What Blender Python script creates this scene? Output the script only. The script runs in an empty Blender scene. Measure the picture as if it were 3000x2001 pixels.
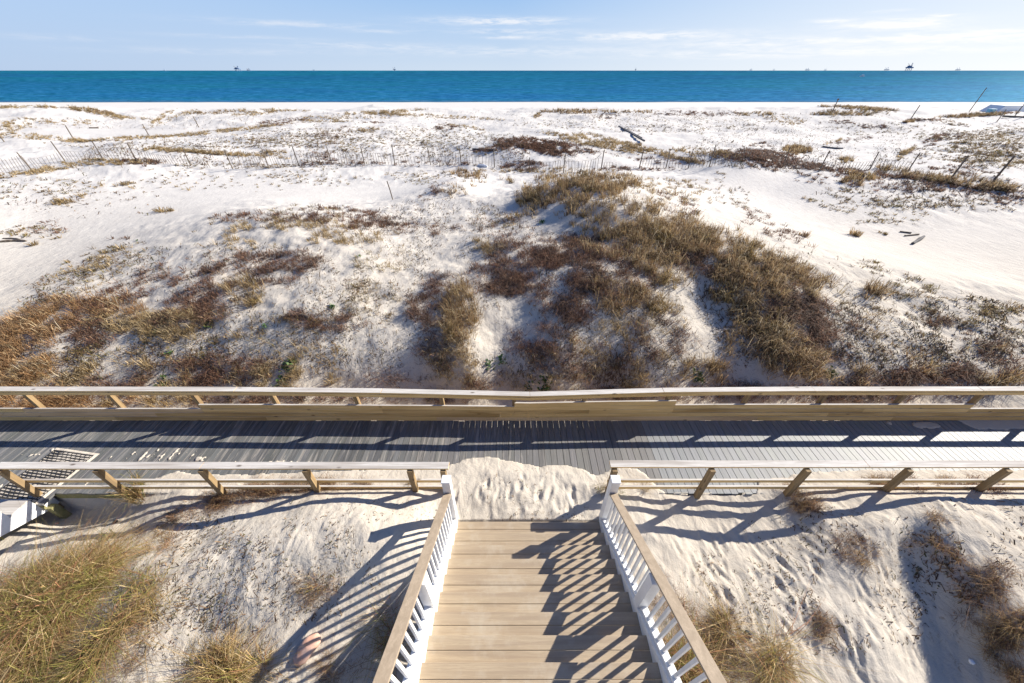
import bpy, math, random
import numpy as np
from mathutils import Vector

random.seed(7)
rng = np.random.default_rng(11)
R = math.radians
scn = bpy.context.scene
COL = scn.collection

# ------------------------------------------------------------------ camera
CAMZ = 10.0
PITCH = R(37.5)
F = 1035.0                       # focal length in pixels of the 3000 px wide photograph
cam = bpy.data.cameras.new('camera')
cam.sensor_width = 36.0
cam.lens = F / 3000 * 36
cam.clip_start = 0.1
cam.clip_end = 90000
cam_o = bpy.data.objects.new('camera', cam)
cam_o.location = (0, 0, CAMZ)
cam_o.rotation_euler = (R(90) - PITCH, 0, 0)
COL.objects.link(cam_o)
scn.camera = cam_o

# ------------------------------------------------------------------ light
SUN = Vector((1.65, 0.83, 1.0)).normalized()
sun_el = math.asin(SUN.z)
sun_az = math.atan2(SUN.x, SUN.y)
sl = bpy.data.lights.new('sun', 'SUN')
sl.energy = 5.0
sl.angle = R(0.5)
sl.color = (1.0, 0.93, 0.82)
so = bpy.data.objects.new('sun', sl)
so.rotation_euler = SUN.to_track_quat('Z', 'Y').to_euler()
so.location = (20, 10, 30)
COL.objects.link(so)

scn.view_settings.view_transform = 'Standard'
scn.view_settings.look = 'None'
scn.view_settings.exposure = 0.92
scn.view_settings.gamma = 1.0


def pxdir(px, py):
    """direction through a pixel of the photograph"""
    X = (px - 1500) / F
    Y = (py - 1000.5) / F
    c, s = math.cos(PITCH), math.sin(PITCH)
    return np.array([X, c - Y * s, -(s + Y * c)]) if np.isscalar(px) else \
        np.stack([X, c - Y * s, -(s + Y * c)], -1)


def azel(px, py):
    d = pxdir(px, py)
    return math.atan2(d[0], d[1]), math.atan2(d[2], math.hypot(d[0], d[1]))


# node helper ---------------------------------------------------------
class NT:
    def __init__(s, tree):
        s.t = tree
        s.n = tree.nodes
        s.l = tree.links

    def node(s, typ, **kw):
        n = s.n.new(typ)
        for k, v in kw.items():
            setattr(n, k, v)
        return n

    def put(s, sock, v):
        if isinstance(v, bpy.types.NodeSocket):
            s.l.new(v, sock)
        elif v is not None:
            if sock.type == 'RGBA' and not hasattr(v, '__len__'):
                v = (v, v, v, 1)
            if sock.type == 'RGBA' and len(v) == 3:
                v = (*v, 1)
            sock.default_value = v

    def math(s, op, a, b=None, c=None, clamp=False):
        n = s.node('ShaderNodeMath', operation=op, use_clamp=clamp)
        s.put(n.inputs[0], a)
        if b is not None: s.put(n.inputs[1], b)
        if c is not None: s.put(n.inputs[2], c)
        return n.outputs[0]

    def mix(s, f, a, b, mode='MIX'):
        n = s.node('ShaderNodeMix', data_type='RGBA', blend_type=mode)
        s.put(n.inputs[0], f); s.put(n.inputs[6], a); s.put(n.inputs[7], b)
        return n.outputs[2]

    def mapr(s, v, a, b, c=0.0, d=1.0, smooth=False):
        n = s.node('ShaderNodeMapRange')
        if smooth: n.interpolation_type = 'SMOOTHSTEP'
        s.put(n.inputs[0], v)
        for i, q in enumerate((a, b, c, d)): n.inputs[i + 1].default_value = q
        return n.outputs[0]

    def noise(s, vec, scale, detail=4, rough=0.55, dist=0.0):
        n = s.node('ShaderNodeTexNoise')
        if vec is not None: s.put(n.inputs['Vector'], vec)
        n.inputs['Scale'].default_value = scale
        n.inputs['Detail'].default_value = detail
        n.inputs['Roughness'].default_value = rough
        n.inputs['Distortion'].default_value = dist
        return n.outputs[0]

    def mapping(s, vec, scale=(1, 1, 1), rot=(0, 0, 0), loc=(0, 0, 0)):
        n = s.node('ShaderNodeMapping')
        s.put(n.inputs[0], vec)
        n.inputs['Scale'].default_value = scale
        n.inputs['Rotation'].default_value = rot
        n.inputs['Location'].default_value = loc
        return n.outputs[0]


# ------------------------------------------------------------------ sky
world = bpy.data.worlds.new('World')
scn.world = world
world.use_nodes = True
w = NT(world.node_tree)
w.n.clear()
sky = w.node('ShaderNodeTexSky', sky_type='NISHITA')
sky.sun_disc = False
sky.sun_elevation = sun_el
sky.sun_rotation = sun_az
sky.altitude = 0
sky.air_density = 1.0
sky.dust_density = 0.35
sky.ozone_density = 3.0
tc = w.node('ShaderNodeTexCoord').outputs['Generated']
sep = w.node('ShaderNodeSeparateXYZ'); w.l.new(tc, sep.inputs[0])
az = w.math('ARCTAN2', sep.outputs[0], sep.outputs[1])
el = w.math('ARCSINE', sep.outputs[2])
comb = w.node('ShaderNodeCombineXYZ'); w.put(comb.inputs[0], az); w.put(comb.inputs[1], el)
cv = comb.outputs[0]
n_streak = w.noise(w.mapping(cv, (6, 60, 1)), 2.2, 6, 0.62, 0.5)
n_fine = w.noise(w.mapping(cv, (12, 90, 1), rot=(0, 0, R(-2))), 3.0, 6, 0.6, 0.3)
dens = None
CL = [  # cloud banks: centre px, centre py, half width px, half height px, strength
    (1455, 62, 190, 11, 0.95), (860, 70, 230, 9, 0.5), (1500, 92, 160, 8, 0.5), (1500, 110, 90, 5, 0.6),
    (1900, 106, 260, 13, 0.95), (2330, 122, 420, 13, 0.8), (2900, 104, 380, 20, 0.95), (2620, 72, 160, 16, 1.3),
    (2440, 62, 70, 8, 0.7), (2760, 44, 40, 5, 0.9), (2600, 32, 60, 5, 0.4), (600, 150, 260, 9, 0.35),
    (1050, 133, 180, 8, 0.45), (1500, 150, 500, 14, 0.4), (2500, 150, 700, 16, 0.5), (150, 110, 180, 10, 0.3),
    (1120, 92, 90, 6, 0.35), (700, 108, 200, 6, 0.3), (2150, 160, 500, 12, 0.35)]
for (cx, cy, hw, hh, st) in CL:
    a0, e0 = azel(cx, cy)
    a1, _ = azel(cx + hw, cy)
    _, e1 = azel(cx, cy - hh)
    dx = w.math('DIVIDE', w.math('SUBTRACT', az, a0), abs(a1 - a0))
    dy = w.math('DIVIDE', w.math('SUBTRACT', el, e0), abs(e1 - e0))
    r2 = w.math('ADD', w.math('MULTIPLY', dx, dx), w.math('MULTIPLY', dy, dy))
    g = w.math('MULTIPLY', w.math('EXPONENT', w.math('MULTIPLY', r2, -1.0)), st)
    dens = g if dens is None else w.math('ADD', dens, g)
cl = w.math('MULTIPLY', dens, w.mapr(n_streak, 0.34, 0.58, 0.15, 1.3, True))
cl = w.math('MULTIPLY', cl, w.mapr(n_fine, 0.3, 0.62, 0.35, 1.1))
# a veil of thin high cloud higher up than the photograph reaches
veil = w.math('MULTIPLY', w.mapr(w.noise(w.mapping(cv, (2, 9, 1)), 1.6, 6, 0.6, 0.6), 0.5, 0.8, 0, 0.22, True),
              w.mapr(el, 0.11, 0.22, 0, 1))
cl = w.math('MINIMUM', w.math('ADD', cl, veil), 0.9)
SKYS = 0.05
G = 1.06 / (SKYS * 2 ** 0.92)


def lin(r, g_, b_):
    return tuple((((c / 255 + .055) / 1.055) ** 2.4) * G for c in (r, g_, b_)) + (1,)


def three(a, b, c):
    m1 = w.mix(w.mapr(az, -0.95, 0.0, 0, 1, True), a, b)
    return w.mix(w.mapr(az, 0.0, 0.92, 0, 1, False), m1, c)


hz_low = three(lin(184, 204, 231), lin(206, 221, 238), lin(250, 252, 254))
hz_top = three(lin(176, 205, 240), lin(161, 196, 236), lin(226, 237, 250))
hzc = w.mix(w.mapr(el, 0.0, 0.115, 0, 1), hz_low, hz_top)
skyc = w.mix(1.0, sky.outputs[0], (0.55, 0.85, 1.35), 'MULTIPLY')
skyc = w.mix(w.mapr(el, 0.14, 0.5, 0.97, 0.0, True), skyc, hzc)   # marine haze low over the water
white = w.mix(w.mapr(az, -0.9, 0.9), lin(212, 222, 238), lin(255, 255, 255))
skyc = w.mix(cl, skyc, white)
bg = w.node('ShaderNodeBackground')
w.l.new(skyc, bg.inputs[0])
bg.inputs[1].default_value = SKYS
wo = w.node('ShaderNodeOutputWorld')
w.l.new(bg.outputs[0], wo.inputs[0])


# ------------------------------------------------------------------ materials
def new_mat(name):
    m = bpy.data.materials.new(name)
    m.use_nodes = True
    t = NT(m.node_tree)
    p = t.n['Principled BSDF']
    return m, t, p


def wpos(t):
    return t.node('ShaderNodeNewGeometry').outputs['Position']


def bump(t, p, h, strength=0.4, dist=0.01):
    b = t.node('ShaderNodeBump')
    b.inputs['Strength'].default_value = strength
    b.inputs['Distance'].default_value = dist
    t.put(b.inputs['Height'], h)
    t.l.new(b.outputs[0], p.inputs['Normal'])


def mat_wood(name, c1, c2, c3, axis='x', knots=True, rough=0.8, gs=1.0, spec=0.3, stain=None):
    m, t, p = new_mat(name)
    P = wpos(t)
    sc = {'x': (1.2, 22, 22), 'y': (22, 1.2, 22), 'z': (22, 22, 1.2)}[axis]
    g1 = t.noise(t.mapping(P, sc), 2.2 * gs, 5, 0.6, 0.8)
    g2 = t.noise(t.mapping(P, tuple(q * 0.35 for q in sc)), 1.3 * gs, 3, 0.5, 0.5)
    c = t.mix(t.mapr(g1, 0.36, 0.64), c1, c2)
    c = t.mix(t.mapr(g2, 0.4, 0.68), c, c3)
    if knots:
        v = t.node('ShaderNodeTexVoronoi')
        t.put(v.inputs['Vector'], t.mapping(P, tuple(1.0 if q > 5 else 0.42 for q in sc)))
        v.inputs['Scale'].default_value = 4.3
        k = t.mapr(v.outputs['Distance'], 0.05, 0.13, 1, 0)
        c = t.mix(t.math('MULTIPLY', k, 0.75), c, (0.06, 0.035, 0.02))
    if stain:
        s_ = t.noise(P, 1.7, 5, 0.7)
        c = t.mix(t.mapr(s_, 0.5, 0.7, 0, 0.7), c, stain)
    t.put(p.inputs['Base Color'], c)
    p.inputs['Roughness'].default_value = rough
    p.inputs['Specular IOR Level'].default_value = spec
    bump(t, p, g1, 0.35, 0.004)
    return m


M = {}
M['cap'] = mat_wood('weathered_rail', (0.50, 0.465, 0.42), (0.66, 0.63, 0.59), (0.38, 0.34, 0.30))
M['tan_x'] = mat_wood('treated_wood', (0.68, 0.47, 0.20), (0.78, 0.56, 0.27), (0.55, 0.36, 0.14))
M['tan_x2'] = mat_wood('treated_wood_grey', (0.62, 0.44, 0.24), (0.70, 0.50, 0.30), (0.50, 0.34, 0.18))
M['tan_x3'] = mat_wood('treated_wood_dark', (0.50, 0.33, 0.13), (0.62, 0.43, 0.20), (0.38, 0.24, 0.09))
M['tan_z'] = mat_wood('treated_post', (0.26, 0.18, 0.09), (0.36, 0.25, 0.13), (0.19, 0.13, 0.07), 'z')
M['comp'] = mat_wood('composite_board', (0.35, 0.27, 0.175), (0.42, 0.33, 0.22), (0.31, 0.235, 0.155), 'x', False, 0.55, 1.6, 0.9, (0.46, 0.40, 0.31))
M['comp_y'] = mat_wood('composite_rail', (0.32, 0.25, 0.175), (0.40, 0.315, 0.225), (0.29, 0.225, 0.155), 'y', False, 0.6, 1.6, 0.7)
M['white'] = None
m, t, p = new_mat('white_paint')
P = wpos(t)
n = t.noise(P, 6, 4)
n3 = t.noise(P, 38, 4, 0.7)
wc = t.mix(t.mapr(n, 0.4, 0.75, 0, 0.6), (0.78, 0.79, 0.80), (0.66, 0.655, 0.63))
wc = t.mix(t.mapr(n3, 0.60, 0.72, 0, 0.45), wc, (0.50, 0.46, 0.40))
t.put(p.inputs['Base Color'], wc)
bump(t, p, n3, 0.15, 0.003)
p.inputs['Roughness'].default_value = 0.45
M['white'] = m

# grey deck boards: tint per board, sand in the grain
m, t, p = new_mat('deck_boards')
P = wpos(t)
at = t.node('ShaderNodeAttribute', attribute_name='Col').outputs['Color']
g = t.noise(t.mapping(P, (34, 0.9, 10)), 1.6, 5, 0.65, 0.4)
sepx = t.node('ShaderNodeSeparateXYZ'); t.put(sepx.inputs[0], P)
side = t.mapr(sepx.outputs[0], -1.5, 3.0, 1.0, 0.0, True)      # the older western stretch is more worn
c = t.mix(t.mapr(g, 0.3, 0.7), (0.66, 0.67, 0.66), (1.12, 1.12, 1.1))
c = t.mix(1.0, at, c, 'MULTIPLY')
big = t.noise(t.mapping(P, (9, 0.6, 1)), 1.4, 4, 0.7, 0.8)
sandy = t.math('MULTIPLY', t.mapr(big, 0.5, 0.66, 0, 0.75, True), t.mapr(side, 0, 1, 0.10, 0.95))
c = t.mix(sandy, c, (0.36, 0.33, 0.29))
t.put(p.inputs['Base Color'], c)
p.inputs['Roughness'].default_value = 0.62
p.inputs['Specular IOR Level'].default_value = 0.7
bump(t, p, g, 0.3, 0.004)
M['deck'] = m

# sand
m, t, p = new_mat('beach_sand')
P = wpos(t)
sepx = t.node('ShaderNodeSeparateXYZ'); t.put(sepx.inputs[0], P)
yy = sepx.outputs[1]
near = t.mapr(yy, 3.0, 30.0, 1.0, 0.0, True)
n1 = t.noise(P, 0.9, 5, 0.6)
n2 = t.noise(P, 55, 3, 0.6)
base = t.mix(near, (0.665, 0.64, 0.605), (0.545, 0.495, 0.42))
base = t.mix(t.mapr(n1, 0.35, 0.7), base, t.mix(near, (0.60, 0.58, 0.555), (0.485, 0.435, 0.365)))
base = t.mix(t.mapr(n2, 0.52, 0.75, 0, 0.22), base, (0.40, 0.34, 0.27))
# wet sand by the waterline
zz = sepx.outputs[2]
base = t.mix(t.mapr(zz, 0.02, 0.22, 0.6, 0.0, True), base, (0.38, 0.35, 0.31))
fo = t.noise(t.mapping(P, (0.05, 0.5, 1)), 1.0, 5, 0.7, 0.6)
base = t.mix(t.math('MULTIPLY', t.mapr(zz, -0.02, 0.07, 1.0, 0.0, True), t.mapr(fo, 0.50, 0.56, 0, 0.9, True)), base, (0.80, 0.82, 0.84))
# fine litter of dead leaves between the plants
att = t.node('ShaderNodeAttribute', attribute_name='veg').outputs['Fac']
l1 = t.noise(t.mapping(P, (1, 1, 1)), 9.0, 6, 0.72, 0.6)
l2 = t.noise(P, 30, 3, 0.7)
lit = t.math('MULTIPLY', t.mapr(l1, 0.54, 0.62, 0, 1, True), t.mapr(l2, 0.42, 0.58, 0.1, 1))
lit = t.math('MULTIPLY', lit, t.mapr(att, 0.05, 0.8, 0, 0.5))
base = t.mix(lit, base, (0.17, 0.115, 0.075))
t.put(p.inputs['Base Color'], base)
p.inputs['Roughness'].default_value = 0.95
p.inputs['Specular IOR Level'].default_value = 0.1
b1 = t.noise(t.mapping(P, (1, 0.55, 1), rot=(0, 0, R(28))), 4.2, 6, 0.62, 0.35)
b2 = t.noise(P, 42, 3, 0.6)
hh = t.math('ADD', b1, t.math('MULTIPLY', b2, 0.10))
hh = t.math('MULTIPLY', hh, t.mapr(yy, 9.0, 36.0, 1.0, 0.35, True))
bump(t, p, hh, 0.5, 0.09)
M['sand'] = m

# sea
m, t, p = new_mat('sea_water')
P = wpos(t)
sepx = t.node('ShaderNodeSeparateXYZ'); t.put(sepx.inputs[0], P)
yy = sepx.outputs[1]
inv = t.math('DIVIDE', 100.0, yy)
cc = t.node('ShaderNodeCombineXYZ')
t.put(cc.inputs[0], t.math('DIVIDE', sepx.outputs[0], yy)); t.put(cc.inputs[1], inv)
s1 = t.noise(t.mapping(cc.outputs[0], (0.9, 4.5, 1)), 2.6, 5, 0.6, 0.5)
s2 = t.noise(t.mapping(cc.outputs[0], (16, 40, 1)), 2.6, 4, 0.7, 0.2)
s3 = t.noise(t.mapping(cc.outputs[0], (3, 24, 1)), 2.6, 4, 0.7, 0.2)
deep = t.mix(t.mapr(inv, 0.0, 0.5), (0.000, 0.072, 0.140), (0.000, 0.078, 0.215))
c = t.mix(t.mapr(s1, 0.40, 0.62), deep, (0.0, 0.105, 0.165))
nearw = t.mapr(inv, 0.05, 0.55, 0.25, 1.0)
c = t.mix(t.math('MULTIPLY', t.mapr(s3, 0.44, 0.62, 0, 0.85), nearw), c, (0.01, 0.15, 0.33))
c = t.mix(t.math('MULTIPLY', t.mapr(s2, 0.44, 0.66, 0, 0.8), nearw), c, (0.04, 0.21, 0.42))
c = t.mix(t.mapr(s2, 0.52, 0.3, 0, 0.35), c, (0.0, 0.05, 0.12))
shore = t.mapr(yy, 168, 182, 1, 0, True)
fo = t.noise(t.mapping(P, (0.05, 0.8, 1)), 1.0, 5, 0.7, 0.8)
c = t.mix(t.math('MULTIPLY', shore, 0.55), c, (0.08, 0.12, 0.17))
c = t.mix(t.math('MULTIPLY', t.mapr(yy, 172, 196, 1, 0, True), t.mapr(fo, 0.60, 0.68, 0, 0.6)), c, (0.65, 0.68, 0.7))
t.put(p.inputs['Base Color'], c)
p.inputs['Roughness'].default_value = 0.42
p.inputs['IOR'].default_value = 1.33
p.inputs['Specular IOR Level'].default_value = 0.12
p.inputs['Specular Tint'].default_value = (0.30, 0.72, 1.0, 1)
wv = t.noise(t.mapping(P, (0.35, 1.2, 1)), 0.5, 6, 0.68, 0.3)
bump(t, p, wv, 0.9, 0.9)
df = t.node('ShaderNodeBsdfDiffuse'); t.l.new(c, df.inputs[0])
gl = t.node('ShaderNodeBsdfGlossy'); gl.inputs['Color'].default_value = (0.40, 0.74, 0.97, 1); gl.inputs['Roughness'].default_value = 0.5
nrm = [n_ for n_ in t.n if n_.bl_idname == 'ShaderNodeBump'][0].outputs[0]
t.l.new(nrm, df.inputs['Normal']); t.l.new(nrm, gl.inputs['Normal'])
ms = t.node('ShaderNodeMixShader'); ms.inputs[0].default_value = 0.055
t.l.new(df.outputs[0], ms.inputs[1]); t.l.new(gl.outputs[0], ms.inputs[2])
t.l.new(ms.outputs[0], t.n['Material Output'].inputs[0])
M['sea'] = m


def mat_plain(name, col, rough=0.8, col2=None, scale=6, spec=0.3):
    m, t, p = new_mat(name)
    if col2:
        n = t.noise(wpos(t), scale, 5, 0.65)
        t.put(p.inputs['Base Color'], t.mix(t.mapr(n, 0.35, 0.65), col, col2))
        bump(t, p, n, 0.3, 0.01)
    else:
        t.put(p.inputs['Base Color'], col)
    p.inputs['Roughness'].default_value = rough
    p.inputs['Specular IOR Level'].default_value = spec
    return m


M['rubber'] = mat_plain('black_rubber', (0.02, 0.02, 0.022), 0.7, (0.045, 0.043, 0.04), 20)
M['old_wood'] = mat_wood('driftwood', (0.14, 0.11, 0.085), (0.24, 0.20, 0.16), (0.09, 0.07, 0.055), 'z', False)
M['dark_wood'] = mat_plain('dark_log', (0.05, 0.052, 0.065), 0.85, (0.10, 0.095, 0.10), 9)
M['picket'] = mat_plain('picket_wood', (0.17, 0.135, 0.11), 0.85, (0.30, 0.25, 0.21), 5)
M['pink'] = mat_plain('pink_slab', (0.52, 0.29, 0.20), 0.6, (0.62, 0.42, 0.33), 7)
M['rig'] = mat_plain('rig_steel', (0.16, 0.23, 0.36), 0.8)  # some distance haze is put into this bluish steel colour
M['rig_haze'] = mat_plain('rig_steel_hazed', (0.40, 0.48, 0.60), 0.8)  # steel paled by thicker sea haze, put into the colour
M['rig_red'] = mat_plain('rig_rust', (0.35, 0.20, 0.18), 0.8)
M['boatw'] = mat_plain('boat_white', (0.85, 0.87, 0.9), 0.4)
M['blue'] = mat_plain('blue_plastic', (0.01, 0.06, 0.32), 0.4)
M['paleblue'] = mat_plain('pale_blue_paint', (0.84, 0.86, 0.88), 0.5, (0.88, 0.89, 0.9), 2)
M['tealp'] = mat_plain('light_blue_plastic', (0.18, 0.45, 0.60), 0.5)
M['moss'] = mat_plain('mossy_wood', (0.20, 0.20, 0.08), 0.9, (0.30, 0.27, 0.14), 12)

m, t, p = new_mat('plant_blades')
at = t.node('ShaderNodeAttribute', attribute_name='Col').outputs['Color']
t.put(p.inputs['Base Color'], at)
p.inputs['Roughness'].default_value = 0.75
p.inputs['Specular IOR Level'].default_value = 0.2
tr = t.node('ShaderNodeBsdfTranslucent'); t.l.new(at, tr.inputs[0])
ms = t.node('ShaderNodeMixShader'); ms.inputs[0].default_value = 0.28
t.l.new(p.outputs[0], ms.inputs[1]); t.l.new(tr.outputs[0], ms.inputs[2])
t.l.new(ms.outputs[0], t.n['Material Output'].inputs[0])
M['blade'] = m


# ------------------------------------------------------------------ object helpers
def tag(o, label=None, cat=None, group=None, kind=None):
    if label: o['label'] = label
    if cat: o['category'] = cat
    if group: o['group'] = group
    if kind: o['kind'] = kind
    return o


def empty(name, loc):
    o = bpy.data.objects.new(name, None)
    o.location = loc
    o.empty_display_size = 0.2
    COL.objects.link(o)
    return o


class MB:
    """collects shapes in world coordinates, builds one mesh object"""
    def __init__(s):
        s.v = []; s.f = []; s.mi = []

    def add(s, vs, fs, mi=0):
        o = len(s.v)
        s.v += [tuple(q) for q in vs]
        s.f += [tuple(i + o for i in f) for f in fs]
        s.mi += [mi] * len(fs)

    def hexa(s, P, mi=0, top_mi=None):
        fs = [(0, 3, 2, 1), (4, 5, 6, 7), (0, 1, 5, 4), (1, 2, 6, 5), (2, 3, 7, 6), (3, 0, 4, 7)]
        s.add(P, fs, mi)
        if top_mi is not None: s.mi[-5] = top_mi

    def box(s, x0, x1, y0, y1, z0, z1, mi=0, top_mi=None):
        s.hexa([(x0, y0, z0), (x1, y0, z0), (x1, y1, z0), (x0, y1, z0),
                (x0, y0, z1), (x1, y0, z1), (x1, y1, z1), (x0, y1, z1)], mi, top_mi)

    def bar(s, a, b, w, h, mi=0, top_mi=None, up=(0, 0, 1)):
        """rectangular bar from a to b, w wide across, h high"""
        a = Vector(a); b = Vector(b); d = (b - a).normalized(); up = Vector(up)
        sd = d.cross(up)
        if sd.length < 1e-4: sd = Vector((1, 0, 0))
        sd.normalize(); u = sd.cross(d).normalized()
        P = []
        for q in (-1, 1):
            for e, k in ((a, -1), (a, 1), (b, 1), (b, -1)):
                P.append(e + sd * (w / 2 * k) + u * (h / 2 * q))
        s.hexa(P, mi, top_mi)

    def tube(s, pts, rad, n=8, mi=0):
        pts = [Vector(q) for q in pts]
        if not hasattr(rad, '__len__'): rad = [rad] * len(pts)
        vs = []
        for i, q in enumerate(pts):
            d = (pts[min(i + 1, len(pts) - 1)] - pts[max(i - 1, 0)]).normalized()
            a = d.cross(Vector((0.3, 0.2, 1)))
            if a.length < 0.05: a = d.cross(Vector((1, 0, 0)))
            a.normalize(); b = d.cross(a)
            for k in range(n):
                an = 2 * math.pi * k / n
                vs.append(q + (a * math.cos(an) + b * math.sin(an)) * rad[i])
        fs = []
        for i in range(len(pts) - 1):
            for k in range(n):
                k2 = (k + 1) % n
                fs.append((i * n + k, i * n + k2, (i + 1) * n + k2, (i + 1) * n + k))
        fs.append(tuple(range(n))[::-1]); fs.append(tuple(range((len(pts) - 1) * n, len(pts) * n)))
        s.add(vs, fs, mi)

    def build(s, name, mats, parent=None, bevel=0.0, origin=None):
        if not isinstance(mats, (list, tuple)): mats = [mats]
        off = Vector(parent.matrix_world_loc) if False else Vector((0, 0, 0))
        if parent is not None:
            q = parent
            while q is not None:
                off += Vector(q.location); q = q.parent
            loc = Vector((0, 0, 0))
        else:
            if origin is None:
                a = np.array(s.v)
                origin = ((a[:, 0].min() + a[:, 0].max()) / 2, (a[:, 1].min() + a[:, 1].max()) / 2, a[:, 2].min())
            off = Vector(origin); loc = Vector(origin)
        me = bpy.data.meshes.new(name)
        me.from_pydata([(x - off.x, y - off.y, z - off.z) for x, y, z in s.v], [], s.f)
        for m_ in mats: me.materials.append(m_)
        me.polygons.foreach_set('material_index', s.mi)
        o = bpy.data.objects.new(name, me)
        o.location = loc
        COL.objects.link(o)
        if parent is not None: o.parent = parent
        if bevel > 0:
            b = o.modifiers.new('bevel', 'BEVEL')
            b.width = bevel; b.segments = 2; b.limit_method = 'ANGLE'
        return o


# ------------------------------------------------------------------ noise
def _hash(ix, iy, seed):
    h = (ix.astype(np.int64) * 374761393 + iy.astype(np.int64) * 668265263 + seed * 974634777) & 0xffffffff
    h = ((h ^ (h >> 13)) * 1274126177) & 0xffffffff
    h = h ^ (h >> 16)
    return (h & 0xffff) / 65535.0


def vnoise(x, y, seed=0):
    ix = np.floor(x); iy = np.floor(y)
    fx = x - ix; fy = y - iy
    fx = fx * fx * fx * (fx * (fx * 6 - 15) + 10); fy = fy * fy * fy * (fy * (fy * 6 - 15) + 10)
    a = _hash(ix, iy, seed); b = _hash(ix + 1, iy, seed)
    c = _hash(ix, iy + 1, seed); d = _hash(ix + 1, iy + 1, seed)
    return (a * (1 - fx) + b * fx) * (1 - fy) + (c * (1 - fx) + d * fx) * fy - 0.5


def fbm(x, y, octv=4, seed=0, gain=0.5):
    s = 0; a = 1.0
    for o in range(octv):
        an = 0.6 * o + 0.4
        s = s + a * vnoise((x * math.cos(an) - y * math.sin(an)) * 2 ** o, (x * math.sin(an) + y * math.cos(an)) * 2 ** o, seed + o * 17)
        a *= gain
    return s


def sstep(x, a, b):
    t_ = np.clip((x - a) / (b - a), 0, 1)
    return t_ * t_ * (3 - 2 * t_)


# ------------------------------------------------------------------ terrain
def on_plane(px, py, z):
    d = pxdir(float(px), float(py))
    k = (z - CAMZ) / d[2]
    return d[0] * k, d[1] * k


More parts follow.
